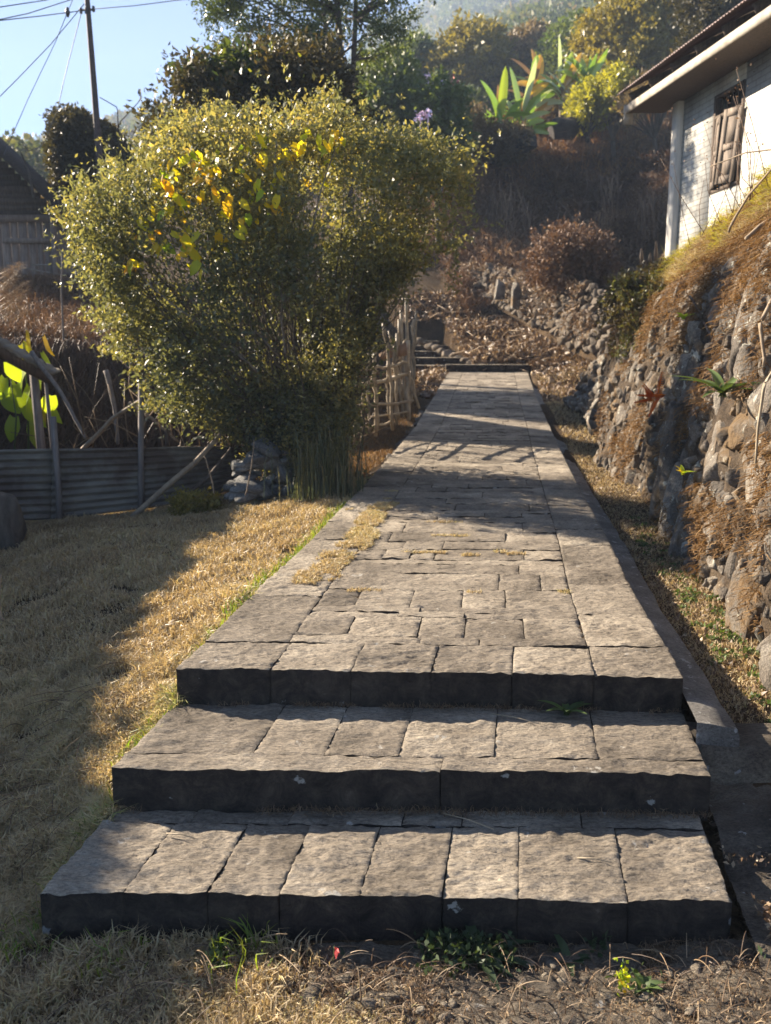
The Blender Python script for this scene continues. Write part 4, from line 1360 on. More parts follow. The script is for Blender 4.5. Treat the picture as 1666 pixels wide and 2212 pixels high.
for i_ in range(len(bp)):
    q0, q1 = bp[i_], bp[(i_ + 1) % len(bp)]
    for t_ in np.arange(0, 1, 14 / (np.linalg.norm(q1 - q0) + 1)):
        e_ = q0 + (q1 - q0) * t_
        o_ = (e_ - np.array([600, 650])); o_ /= np.linalg.norm(o_)
        c0_ = at(e_[0] - o_[0] * 12, e_[1] - o_[1] * 12, 9.0 + rs.normal(0, .4))
        c1_ = c0_ + np.array([o_[0] * .8, rs.normal(0, .2), -o_[1] * .6 + .35]) * rs.choice([.12, .3, .45, .6], p=[.4, .3, .2, .1])
        cs_ = c0_ + (c1_ - c0_) * np.linspace(0, 1, 6)[:, None]
        twig_leaves(a, cs_, 8, .042, tw=.07, seed=int(e_[0] * 7 + e_[1]) % 9999, up=.6)
a.build('foliage', M['bush'], bush)
a = Acc()
Dt = np.concatenate([Dt, Dt2])
idx = rs.choice(len(C), 230, replace=False)
for k, i_ in enumerate(idx):
    tip = C[i_] + Dt[i_] * .15
    b0 = bb + np.array([rs.normal(0, .22), rs.normal(0, .25), 0])
    m1 = b0 + (tip - b0) * .35 + np.array([0, 0, .25 * rs.random() + .15])
    m2 = b0 + (tip - b0) * .7 + np.array([0, 0, .2 * rs.random()])
    a.tube([b0, m1 + rs.normal(0, .07, 3), m2 + rs.normal(0, .09, 3), tip], [.011, .008, .005, .002], 5, rnd=rs.random(), cap=False)
a.build('stems', M['bark2'], bush, smooth=True)

# yellow climber in front of it
climb = plant_thing('yellow_climber', 'yellow and orange leaved climber scattered over the top of the huge bush', 'climbing plant', at(620, 990, 8.3))
ypos = [(283, 570), (290, 580), (345, 378), (340, 395), (352, 400), (358, 410), (345, 540), (352, 535), (365, 440), (372, 452), (375, 380), (378, 465), (380, 425), (400, 505), (415, 545), (405, 498), (425, 335), (432, 352), (440, 372), (450, 382), (438, 395), (460, 412), (428, 362), (468, 340), (478, 465), (430, 575), (436, 590), (475, 505), (465, 515), (455, 545), (500, 430), (505, 325), (512, 318), (520, 440), (560, 345), (566, 338), (555, 290), (560, 300), (575, 310), (600, 340), (615, 330), (560, 395), (568, 420), (595, 395), (600, 430), (588, 450), (585, 300), (632, 320), (640, 280), (660, 285), (662, 300), (655, 315), (700, 310), (705, 330), (718, 300), (725, 290), (690, 325), (715, 370), (710, 355), (600, 380), (660, 395), (640, 345), (515, 495), (508, 510), (560, 365), (535, 470), (488, 445), (610, 360), (575, 283), (730, 315), (690, 300), (465, 370), (470, 350), (370, 510), (395, 520), (430, 510), (300, 480)]
ypos = ypos + [(px + float(rs.normal(0, 9)), py + float(rs.normal(0, 11))) for px, py in ypos[: 100 - len(ypos)]]
Crel = C - np.array([0, 0, CAMH])
fw_ = Crel[:, 1] * CT - Crel[:, 2] * ST
Cpx = np.stack([833 + FPX * Crel[:, 0] / fw_, 1106 - FPX * (Crel[:, 1] * ST + Crel[:, 2] * CT) / fw_], -1)
for k, (px, py) in enumerate(ypos):
    a = Acc()
    Y = 7.72 + .35 * rs.random() + max(0, (px - 600) / 900)
    dd_ = np.hypot(Cpx[:, 0] - px, Cpx[:, 1] - py)
    near_ = C[dd_ < 16]
    if len(near_): Y = float(near_[:, 1].min()) - .2
    b_ = at(px, py - 8, Y)
    L_ = rs.uniform(.08, .14)
    nrm_ = (rs.uniform(-1.6, .3), -1, rs.uniform(-.1, 1.2))
    sgn = rs.choice([-1, 1])
    heart_leaf(a, b_, (sgn * rs.uniform(.1, .9), rs.uniform(-.2, .2), -rs.uniform(.4, 1)), nrm_, L_, L_ * .72, float(np.clip(rs.normal(.64, .22), 0, 1)), droop=.3)
    a.build('leaf', M['vineleaf'], climb, smooth=True)
vp = [(265, 575), (300, 420), (345, 350), (430, 310), (560, 262), (680, 258), (745, 290), (735, 400), (640, 440), (560, 480), (480, 560), (380, 600)]
a = Acc()
cand = rs.uniform([260, 255], [750, 610], (900, 2)); cand = cand[inpoly(cand, vp)][:230]
cand = cand[fbm(np.concatenate([cand * .02, cand[:, :1] * 0], 1), 2) > -.12]
for px, py in cand:
    dd_ = np.hypot(Cpx[:, 0] - px, Cpx[:, 1] - py); near_ = C[dd_ < 14]
    if not len(near_): continue
    b_ = at(px, py, float(near_[:, 1].min()) - .16)
    L_ = rs.uniform(.04, .085)
    heart_leaf(a, b_, (rs.normal(0, .6), rs.uniform(-.3, .3), -rs.uniform(.3, 1)), (rs.uniform(-1.6, .3), -1, rs.uniform(-.1, 1.2)), L_, L_ * .7, float(np.clip(rs.normal(.60, .22), 0, 1)), droop=.3, n=4)
tag(a.build('small_leaves', M['vineleaf'], climb, smooth=True), kind='stuff')
a = Acc()
for pts in [[(600, 700), (660, 560), (720, 320)], [(520, 720), (560, 500), (560, 300)], [(620, 760), (600, 560), (590, 310)], [(600, 760), (460, 600), (440, 340)], [(560, 800), (400, 640), (350, 390)], [(540, 780), (400, 680), (290, 580)], [(560, 740), (500, 560), (505, 330)]]:
    P = np.array([at(px, py, 8.35) for px, py in pts])
    t = np.linspace(0, 1, 12)
    Pi = np.stack([np.interp(t, np.linspace(0, 1, 3), P[:, k]) for k in range(3)], -1) + fbm(np.stack([t * 6, t * 0, t * 0 + P[0, 0]], -1), 2)[:, None] * .05
    a.tube(Pi, np.linspace(.012, .006, 12), 5)
a.build('stem', M['palebark'], climb, smooth=True)

# tall grass clump at the right foot of the bush
gb = at(700, 1015, 8.1); gb[2] = float(ground(gb[0], gb[1]))
clump = Acc()
N = 800
P = gb + np.stack([rs.normal(0, .15, N), rs.normal(0, .18, N), np.zeros(N)], -1)
rsb = np.random.default_rng(91)
hh = rsb.uniform(.15, 1.0, N) * rsb.uniform(.5, 1, N)
az = rsb.uniform(0, 6.28, N)
dd = np.stack([np.cos(az), np.sin(az), np.zeros(N)], -1) * (rsb.uniform(0, .42, N) * hh)[:, None]
mid = P + dd * .35 + np.stack([0 * hh, 0 * hh, hh * .62], -1)
tip = P + dd * (1.2 + rsb.uniform(0, 1.1, N))[:, None] + np.stack([0 * hh, 0 * hh, hh * rsb.uniform(.6, 1.0, N)], -1)
S = np.stack([np.cos(az + 1.57), np.sin(az + 1.57), 0 * az], -1) * .004
V = np.stack([P - S, P + S, mid + S, mid - S, tip], 1).reshape(-1, 3)
i5 = np.arange(N) * 5
clump.add(V, np.stack([i5, i5 + 1, i5 + 2, i5 + 3], -1), np.stack([i5 + 3, i5 + 2, i5 + 4], -1), rnd=np.repeat(rsb.random(N), 5))
tag(clump.build('grass_clump', M['grassclump']), 'tall dusky green grass clump at the foot of the bush beside the path', 'grass clump')

# ---------------------------------------------------------------- bamboo stick fence
bf = empty('stick_fence', at(830, 940, 11.5))
tag(bf, 'rickety fence of upright bamboo sticks and rails left of the path', 'fence')
def bstick(pts, r_, name='stake', mat='bamboo'):
    a = Acc()
    P = np.array([at(px, py, Y) for px, py, Y in pts])
    t = np.linspace(0, 1, 9)
    Pi = np.stack([np.interp(t, np.linspace(0, 1, len(P)), P[:, k]) for k in range(3)], -1)
    Pi[1:-1] += rs.normal(0, .012, (7, 3))
    rr = np.full(9, r_) * (1 + .12 * (np.arange(9) % 2))
    a.tube(Pi, rr, 6, rnd=rs.random())
    return a.build(name, M[mat], bf, smooth=True)
for (xb_, yb_, xt_, yt_, Y, r_) in [(812, 943, 806, 752, 11.2, .026), (816, 930, 808, 740, 11.3, .018), (848, 930, 828, 690, 11.7, .024), (858, 918, 858, 720, 12.0, .022), (863, 905, 850, 735, 12.0, .018), (870, 900, 862, 690, 12.2, .02), (884, 908, 882, 735, 12.3, .028), (878, 900, 866, 670, 12.4, .02), (884, 890, 878, 640, 12.6, .026), (892, 850, 900, 672, 12.8, .022), (888, 870, 893, 690, 12.7, .018), (766, 960, 762, 800, 10.6, .016), (800, 940, 795, 760, 10.9, .015), (842, 905, 838, 780, 11.6, .014), (906, 882, 868, 770, 12.3, .018), (830, 840, 880, 730, 12.2, .014), (872, 860, 840, 715, 12.1, .014), (780, 955, 784, 830, 10.8, .013)]:
    bstick([(xb_, yb_, Y), ((xb_ + xt_) / 2 + rs.normal(0, 2), (yb_ + yt_) / 2, Y), (xt_, yt_, Y)], r_)
for (x0, y0, Y0, x1, y1, Y1, r_) in [(772, 832, 10.8, 880, 808, 12.3, .024), (775, 800, 10.8, 880, 782, 12.3, .018), (758, 878, 10.5, 892, 865, 12.4, .018), (775, 905, 10.8, 885, 888, 12.3, .014), (770, 925, 10.8, 850, 912, 11.8, .014)]:
    bstick([(x0, y0, Y0), ((x0 + x1) / 2, (y0 + y1) / 2 + 2, (Y0 + Y1) / 2), (x1, y1, Y1)], r_, 'rail')
a = Acc()
for q in ([(818, 765), (848, 748), (850, 772), (824, 782)], [(850, 750), (878, 741), (880, 768), (852, 772)]):
    P4 = [at(px, py, 12.0) for px, py in q]
    P8 = P4 + [p + np.array([0, .02, 0]) for p in P4]
    a.add(P8, [[0, 1, 2, 3], [7, 6, 5, 4], [0, 4, 5, 1], [1, 5, 6, 2], [2, 6, 7, 3], [3, 7, 4, 0]], rnd=random.random())
M['board'] = simple_mat('brown_board', (0.20, 0.12, 0.07), (0.32, 0.20, 0.12), 8, .8)
a.build('board', M['board'], bf)

# ---------------------------------------------------------------- stones along the path, stone pile by the bush
a = Acc()
for k in range(46):
    px = rs.uniform(505, 640); py = rs.uniform(0, 1)
    yb = 1070 - (px - 505) * .12
    py = yb - rs.random() ** 1.5 * (105 - abs(px - 570) * .7)
    Y = 8.5 + rs.uniform(-.15, .25)
    s = rs.uniform(.10, .24)
    rock(a, at(px, py, Y), (s * 1.7, s, s * .62), rot=(rs.normal(0, .2), rs.normal(-.1, .3), rs.normal(0, .5)), seed=int(rs.integers(1e6)), boxy=.05, lod=1, rough=.12)
tag(a.build('stone_pile', M['rock3']), 'pile of smooth grey-green river stones at the right end of the tin fence', 'stone pile')
a = Acc()
for k in range(200):
    y_ = rs.uniform(7.6, 22)
    x_ = pxl(y_) - rs.uniform(.02, .32)
    s = rs.uniform(.07, .22)
    zt = pz(y_) - .10 - (pxl(y_) - x_) * .7
    rock(a, (x_, y_, zt), (s * 1.3, s, s * .7), rot=(rs.normal(0, .3), rs.normal(0, .3), rs.uniform(0, 3)), seed=int(rs.integers(1e6)), boxy=.4, lod=1)
tag(a.build('edge_rubble', M['rock2']), 'rubble stones packed along the left side of the paved path past the bush', 'rubble', kind='stuff')

# far steps at left of path end
fs = empty('upper_steps', at(945, 790, 23.2))
tag(fs, 'flight of dark stone steps climbing left beyond the far end of the path', 'steps')
for k, (py, x0, x1, Y) in enumerate([(789, 880, 962, 23.3), (772, 880, 1010, 24.2), (758, 884, 985, 25.2), (746, 886, 968, 26.2), (736, 890, 950, 27.2)]):
    a = Acc()
    A_, B_ = at(x0, py, Y), at(x1, py, Y)
    def pf2(u, v): return A_[0] + (B_[0] - A_[0]) * u, Y + v + 0 * u
    z_ = A_[2]
    for kk, (u0, u1) in enumerate(sawcuts([0, .5, 1.0], .003)):
        slab(a, pf2, u0, u1, 0, 1.1, lambda q: z_ + 0 * q, .5, .08, seed=950 + k * 3 + kk)
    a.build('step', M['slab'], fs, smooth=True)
es = empty('stone_edging', at(965, 790, 24.5))
tag(es, 'row of rounded stones edging the dark steps beyond the path', 'stones')
for (px, py) in [(905, 737), (918, 740), (930, 748), (943, 752), (952, 760), (966, 764), (980, 768), (992, 775), (1005, 780), (1018, 785), (1030, 788), (1045, 786), (1062, 789)]:
    a = Acc(); s = rs.uniform(.22, .34)
    Y = 26.5 - (py - 737) * .055
    rock(a, at(px, py, Y), (s * 1.3, s, s * .8), rot=(0, 0, rs.uniform(0, 3)), seed=int(rs.integers(1e6)), boxy=.1, rough=.15)
    a.build('stone', M['rock2'], es, smooth=True)

# ---------------------------------------------------------------- litter, sticks, brush on the slopes
def gpts(poly_world_fn, N): pass
def scatter(pxr, Yr, N, seed, clipf=None, pw=1.0):
    r0 = np.random.default_rng(seed)
    Y = Yr[0] + (Yr[1] - Yr[0]) * r0.random(N) ** pw
    px = r0.uniform(pxr[0], pxr[1], N)
    x = (px - 833) / FPX / CT * Y
    if clipf is not None:
        k = clipf(x, Y)
        x, Y = x[k], Y[k]
    return np.stack([x, Y, ground(x, Y)], -1)
offpath = lambda x, y_: ~((x > pxl(y_) - .02) & (x < pxl(y_) + PW * 1.07) & (y_ < 23.4))
a = Acc()
P = scatter((860, 1360), (22.9, 30), 26000, 101, lambda x, y_: (y_ > 23) & ~((x / y_ * 1919 + 833 < 1022 - (y_ - 23.3) * 13) & (y_ < 28.4)))
P[:, 2] += rs.random(len(P)) * .06
leaves(a, P, .16, W=.3, seed=102, fold=.4)
for k in range(260):
    p = P[rs.integers(len(P))]
    d = rs.normal(size=3); d[2] = abs(d[2]) * .25; d /= np.linalg.norm(d)
    L_ = rs.uniform(.3, .9)
    a.tube([p + [0, 0, .04], p + d * L_ * .5 + [0, 0, .10], p + d * L_ + [0, 0, .03]], [.014, .012, .008], 4, rnd=rs.uniform(.4, 1))
WL = np.array([[*at(px, pyb, Y)] + [hgt(pyt, Y)] for px, pyb, pyt, Y in [(958, 602, 566, 32), (1030, 625, 574, 29.5), (1110, 668, 592, 27), (1190, 715, 612, 24.5), (1250, 745, 622, 22.5), (1335, 775, 628, 20.5)]])
tw_ = rs.random(6000) * 5; iw_ = tw_.astype(int).clip(0, 4); fw2 = (tw_ - iw_)[:, None]
Wp = WL[iw_] * (1 - fw2) + WL[iw_ + 1] * fw2
hh_ = 1 - rs.random(6000) ** 1.6 * 1.0
PWl = np.stack([Wp[:, 0] - .12 + .1 * rs.random(6000), Wp[:, 1] - .17 - .08 * rs.random(6000), Wp[:, 2] + (Wp[:, 3] - Wp[:, 2]) * hh_ + .1 * rs.random(6000)], -1)
PWl = PWl[fbm(PWl * 1.6, 3) > -.1]
leaves(a, PWl, .12, W=.22, seed=109, fold=.4)
P = scatter((830, 1260), (17.5, 24), 9000, 107, offpath)
leaves(a, P + [0, 0, .02], .11, W=.3, seed=108, fold=.4)
for k in range(60):
    p = P[rs.integers(len(P))]
    rock(a, p, rs.uniform(.1, .3, 3), seed=int(k), boxy=.4, lod=1)
tag(a.build('leaf_litter', M['litter']), 'thick litter of dry leaves, husks and twigs on the slope beyond the path', 'leaf litter', kind='stuff')

# dead brown creeper hillside
a = Acc()
P = scatter((880, 1500), (28.5, 43), 60000, 111, lambda x, y_: (y_ > 28.5 + 3.5 * np.clip((1000 - (x / y_ * FPX * CT + 833)) / 60, 0, 1)))
nz = fbm(P * .45 + 3, 3)
P[:, 2] += rs.random(len(P)) * (.35 + .9 * np.clip(nz, 0, 1))
blades(a, P, .60, .030, 1.6, 1.8, up=np.array([-.1, -.6, .45]), seed=112, rnd=.48 + .6 * nz)
P2 = P[rs.choice(len(P), 25000)] + rs.normal(0, .1, (25000, 3))
leaves(a, P2, .12, seed=113, rnd=.5 + .4 * fbm(P2 * .5 + 3, 3))
tag(a.build('dead_creeper', M['brush']), 'dead brown creepers and dry brush covering the slope above the dry-stone wall', 'dead creeper', kind='stuff')
a = Acc()
for (px, py, Y, L_, n_) in [(1085, 420, 33, 140, 40), (1120, 450, 32, 110, 26), (1230, 480, 30, 110, 16), (1310, 390, 31, 120, 24), (1395, 430, 29, 130, 24)]:
    for _ in range(n_):
        x0 = px + rs.normal(0, 18); y0 = py + rs.normal(0, 18)
        ll = L_ * rs.uniform(.4, 1)
        sw = rs.normal(0, 13)
        a.tube([at(x0, y0, Y - .3), at(x0 + sw * .5, y0 + ll * .25, Y - .8), at(x0 + sw * .9, y0 + ll * .6, Y - .95), at(x0 + sw, y0 + ll, Y - 1.0)], [.012, .014, .011, .005], 4, rnd=rs.random(), cap=False)
M['curtain'] = leaf_mat('creeper_stems', [(0, (0.08, 0.045, 0.026)), (1, (0.24, 0.15, 0.085))], .8, .1)
tag(a.build('hanging_creeper', M['curtain']), 'curtains of pale dead creeper stems hanging down the brown slope', 'creeper', kind='stuff')
a = Acc()
P = scatter((930, 1560), (36, 75), 42000, 117)
kz = fbm(P * .22 + 9, 3)
P = P[kz > -.35]
blades(a, P, .50 + .006 * P[:, 1], .035 + .0004 * P[:, 1], 1.0, 1.2, seed=118, rnd=.5 + .5 * fbm(P * .3, 2))
M['rust'] = leaf_mat('rusty_grass', [(0, (0.156, 0.078, 0.036)), (0.5, (0.312, 0.168, 0.078)), (0.85, (0.432, 0.276, 0.132)), (1, (0.288, 0.264, 0.072))], 0.6, 0.3, (1.3, 1.1, 0.7), 0.2)
tag(a.build('rusty_grass', M['rust']), 'rust-brown dry grass over the sunny terraces round the banana plants', 'grass', kind='stuff')
# dense brown bush standing on the dry stone wall
def crown(name, label, cat, poly, Y, thick, n, per, L, mat, seed, gap=.35, gs=1.0, tw=.5, trunk=None, group=None, base=None, branches=40, clump=1.2, barkm='bark', tr=.12):
    P = np.array(poly)
    if base is None:
        cx = P[:, 0].mean(); by = P[:, 1].max()
        base = at(cx, by, Y)
    root = plant_thing(name, label, cat, base, group)
    C = cloud(poly, Y, thick, n, gap=gap, gs=gs, seed=seed, ragged=min(34, .30 * float(np.ptp(P, axis=0).min())))
    a = Acc()
    ctr = C.mean(0)
    twig_leaves(a, C, per, L, tw=tw, seed=seed + 1, out=ctr, clump=clump)
    a.build('crown', M[mat], root)
    if branches:
        a = Acc()
        gz = float(ground(base[0], base[1]))
        b0 = np.array([base[0], base[1], min(base[2], gz) - .2])
        fork = b0 + (ctr - b0) * .45
        fork = fork + rs.normal(0, .02, 3)
        a.tube([b0, b0 + (fork - b0) * .5 + rs.normal(0, tr * .6, 3), fork], [tr * 1.3, tr * 1.05, tr], 7)
        for i_ in rs.choice(len(C), min(branches, len(C)), replace=False):
            t_ = C[i_]
            m_ = fork + (t_ - fork) * .5 + rs.normal(0, .1, 3) * np.linalg.norm(t_ - fork) * .4
            a.tube([fork, m_, t_], [tr * .55, tr * .28, tr * .08], 5, cap=False)
        a.build('trunk', M[barkm], root, smooth=True)
    return root
crown('dry_shrub', 'dense dead brown shrub growing on top of the dry-stone wall', 'shrub', [(1150, 600), (1165, 545), (1200, 510), (1250, 505), (1300, 540), (1315, 600), (1240, 618)], 24, .9, 1100, 12, .12, 'brush', 121, gap=.9, gs=1.8, tw=.5, branches=60, barkm='litter', tr=.03)
crown('ivy_shrub', 'low leafy shrub capping the far corner of the retaining wall', 'shrub', [(1325, 700), (1318, 650), (1345, 610), (1390, 585), (1430, 575), (1460, 600), (1480, 650), (1440, 700), (1410, 745), (1350, 760)], 10.3, .5, 1300, 12, .045, 'ivy', 125, gap=.9, gs=4, tw=.14, branches=40, clump=.3, barkm='stick', tr=.015)
# seed-head stalks in front of the pillar
for k, (px, pb, pt_) in enumerate([(1386, 590, 535), (1402, 590, 545), (1417, 590, 520), (1395, 600, 560)]):
    a = Acc(); Y = 10.5
    b_, t_ = at(px, pb, Y), at(px + (3 if k == 1 else 0), pt_, Y)
    a.tube([b_ + (t_ - b_) * q for q in np.linspace(0, 1, 8)], [.006, .008, .014, .022, .024, .02, .014, .004], 7, rnd=.45)
    tag(a.build('dry_flower_spike', M['litter'], smooth=False), 'brown dry flower spike below the corner pillar, ' + ['leftmost', 'second from left, leaning', 'tallest, on the right', 'shortest, in the middle'][k], 'flower spike', 'dry flower spikes')

# ---------------------------------------------------------------- trees
# the vine-draped tree mass and the tall two-stemmed tree behind the bush
crown('creeper_mound', 'dark mound of creeper-smothered tree behind the left of the bush', 'tree', [(378, 330), (385, 250), (400, 200), (440, 172), (520, 158), (620, 140), (700, 140), (742, 160), (748, 270), (700, 300), (600, 330), (500, 330)], 15, 1.5, 2900, 14, .10, 'creeper', 131, gap=.95, gs=1.4, tw=.45, branches=30, clump=.8)
crown('vine_tree', 'bright-leaved creeper branch reaching left above the dark creeper mound', 'creeper', [(388, 175), (395, 155), (415, 162), (440, 150), (470, 140), (520, 140), (600, 150), (600, 190), (520, 200), (440, 200), (420, 180)], 14.4, .6, 300, 12, .13, 'treeleaf', 133, gap=.3, tw=.25, branches=12, clump=.4, tr=.03)
tb = at(752, 330, 21)
tree = plant_thing('tall_tree', 'tall two-stemmed tree with layered small-leaved branches behind the bush', 'tree', tb)
cl = [([(425, 70), (440, 45), (480, 30), (520, 5), (600, -40), (700, -50), (700, 30), (640, 60), (560, 75), (500, 60), (470, 95)], 1200),
      ([(440, 25), (450, 5), (500, -50), (640, -60), (560, 10)], 320),
      ([(470, 100), (520, 85), (600, 90), (700, 60), (720, 110), (650, 140), (600, 130), (520, 135), (490, 125)], 650),
      ([(700, -50), (880, -50), (905, 10), (880, 60), (820, 75), (760, 60), (700, 60)], 750),
      ([(690, 60), (740, 70), (740, 170), (700, 200), (640, 180), (650, 120)], 420),
      ([(770, 80), (830, 60), (880, 85), (860, 95), (840, 110), (880, 118), (860, 128), (810, 130), (780, 150)], 260),
      ([(860, -50), (945, -50), (930, 5), (890, 10)], 150),
      ([(520, 140), (620, 130), (700, 150), (740, 180), (730, 220), (640, 210), (560, 190)], 380)]
a = Acc()
tips = []
for k, (pl, n_) in enumerate(cl):
    C = cloud(pl, 21, 1.3 if k else 1.5, int(n_ * .40), gap=1.15, gs=1.5, seed=140 + k, ragged=30)
    twig_leaves(a, C, 15, .086, tw=.44, seed=150 + k, up=-.1, out=np.array([-.9, 21, 8.5]), clump=.7)
    tips.append(C[:: max(1, n_ // 22)])
a.build('crown', M['treeleaf'], tree)
a = Acc()
gzt = float(ground(tb[0], 21.))
s1 = [at(757, 480, 21.0), at(752, 300, 21.0), at(742, 220, 21.0), at(735, 120, 21.0), at(729, 0, 21.0), at(726, -50, 21.0)]
s1[0][2] = gzt - .2
a.tube(s1, [.13, .11, .085, .075, .062, .055], 9)
s2 = [at(753, 300, 21.0), at(759, 220, 21.05), at(764, 130, 21.1), at(768, 40, 21.1), at(770, -50, 21.1)]
a.tube(s2, [.085, .07, .06, .052, .045], 8)
s3 = [at(742, 220, 21.0), at(722, 150, 20.8), at(705, 70, 20.7), at(690, -40, 20.6)]
a.tube(s3, [.06, .05, .045, .035], 7)
a.build('trunk', M['bark'], tree, smooth=True)
a = Acc()
stem = np.array([at(735, 120, 21.0), at(730, 20, 21.0), at(764, 130, 21.1), at(768, 40, 21.1), at(712, 100, 20.75), at(742, 190, 21.0)])
for T_ in tips:
    for t_ in T_:
        d = np.linalg.norm(stem - t_, axis=1) + rs.random(len(stem)) * .5
        s_ = stem[np.argmin(d)]
        m_ = (s_ + t_) / 2 + np.array([0, 0, .12]) + rs.normal(0, .1, 3)
        a.tube([s_, m_, t_], [.03, .02, .008], 5, cap=False)
a.build('branches', M['bark'], tree, smooth=True)

# mushroom-shaped creeper tree left of the pole
crown('creeper_tree', 'rounded dead-creeper canopy on a thick stem beside the utility pole', 'tree', [(132, 330), (140, 290), (165, 262), (195, 254), (230, 270), (258, 300), (280, 345), (270, 380), (240, 350), (215, 330), (200, 340), (190, 440), (165, 430), (155, 400), (140, 440), (130, 400)], 20.5, 1.2, 2600, 14, .10, 'creeper', 161, gap=.1, tw=.25, branches=20, clump=.7, base=at(178, 470, 20.5), tr=.22)
crown('hazy_shrub', 'pinkish-brown bare shrub left of the creeper-covered tree', 'shrub', [(118, 460), (125, 390), (150, 400), (165, 440), (240, 400), (300, 360), (380, 340), (400, 420), (300, 470), (200, 490)], 22, 1.3, 1500, 12, .10, 'hillb', 165, gap=.6, tw=.4, branches=60, clump=1, tr=.04)
a = Acc()
for _ in range(60):
    p0 = at(rs.uniform(250, 400), 420, 21); L_ = rs.uniform(.7, 1.7)
    p1 = p0 + np.array([rs.normal(.1, .25), rs.normal(0, .3), L_])
    a.tube([p0, (p0 + p1) / 2 + rs.normal(0, .05, 3), p1], [.014, .01, .004], 4, rnd=rs.random())
tag(a.build('bare_stems', M['palebark']), 'cluster of thin bare stems against the sky right of the pole', 'stems', kind='stuff')

# hillside trees
H = [
 ('hillside_tree', 'blue-green bushy tree behind the two-stemmed tree, left of the pink flowers', [(750, 310), (765, 200), (790, 160), (840, 140), (880, 170), (905, 220), (910, 300), (860, 330), (790, 330)], 34, 2.5, 1500, 'hillg', .24),
 ('hillside_tree', 'green shrub below the pink flowers at the top right of the bush', [(880, 330), (890, 250), (900, 200), (950, 190), (1000, 215), (1010, 280), (985, 330), (960, 340)], 32, 1.5, 1000, 'hillg', .2),
 ('hillside_tree', 'rounded yellow-olive tree left of the banana plants', [(915, 190), (930, 130), (960, 95), (1010, 78), (1060, 85), (1090, 130), (1085, 190), (1040, 230), (980, 235), (930, 220)], 60, 4, 1900, 'hilly', .33),
 ('hillside_tree', 'small dark round tree just below the misty slope', [(870, 130), (885, 100), (915, 95), (935, 130), (930, 165), (880, 165)], 60, 2, 500, 'hillg', .3),
 ('hillside_tree', 'brownish leafless-looking tree behind the orange banana leaves', [(1080, 130), (1095, 100), (1130, 85), (1160, 95), (1180, 130), (1170, 190), (1110, 200)], 62, 3, 900, 'hillb', .3),
 ('hillside_tree', 'grey-green round tree above the upper banana plants', [(1170, 190), (1180, 120), (1200, 75), (1240, 60), (1275, 90), (1290, 160), (1270, 210), (1200, 220)], 55, 3, 1200, 'hillg', .28),
 ('hillside_tree', 'largest olive tree at the top right, left of the house roof', [(1280, 210), (1285, 130), (1270, 70), (1300, 20), (1340, -30), (1480, -40), (1500, 40), (1480, 130), (1440, 190), (1370, 215)], 44, 4, 3200, 'hilly', .24),
 ('hillside_tree', 'dark tall vine-hung tree rising behind the house roof', [(1480, 130), (1490, 60), (1500, -40), (1620, -40), (1600, 20), (1560, 60), (1510, 120)], 30, 1.5, 1700, 'creeper', .15),
 ('hillside_shrub', 'brown shrub between the big olive tree and the house roof', [(1340, 240), (1380, 190), (1440, 160), (1480, 120), (1470, 170), (1420, 220), (1370, 260)], 36, 1.5, 900, 'hillb', .18),
 ('hillside_shrub', 'lime-yellow shrub on the slope right of the banana plants', [(1235, 265), (1240, 215), (1270, 195), (1300, 205), (1305, 250), (1270, 262)], 38, 1.2, 700, 'lime', .17),
 ('hillside_shrub', 'lime-yellow taller shrub nearest to the eave of the house', [(1300, 240), (1305, 185), (1330, 160), (1352, 185), (1355, 215), (1330, 235)], 37, 1.1, 550, 'lime', .17),
 ('hillside_shrub', 'rusty dry shrub between the two groups of banana plants', [(1170, 290), (1175, 230), (1200, 190), (1240, 180), (1250, 230), (1230, 275), (1200, 300)], 42, 1.5, 800, 'hillb', .18),
 ('hillside_shrub', 'reddish-brown dry shrub under the lower banana plants', [(1000, 330), (1010, 290), (1060, 280), (1140, 290), (1150, 330), (1080, 350)], 37, 1.5, 900, 'hillb', .16),
 ('hillside_shrub', 'brown thicket left of the lower banana plants', [(960, 340), (970, 280), (1000, 240), (1040, 260), (1030, 320), (1000, 350)], 36, 1.5, 700, 'hillb', .16),
]
for k, (nm, lab, pl, Y, th, n_, mt, L_) in enumerate(H):
    crown(nm, lab, 'shrub' if 'shrub' in nm else 'tree', pl, Y, th, n_, 14, L_, mt, 200 + k * 5, gap=.38, gs=.6, tw=L_ * 2.6, branches=26, clump=1.6, tr=.04 + Y * .0015, group='trees and shrubs on the hillside')

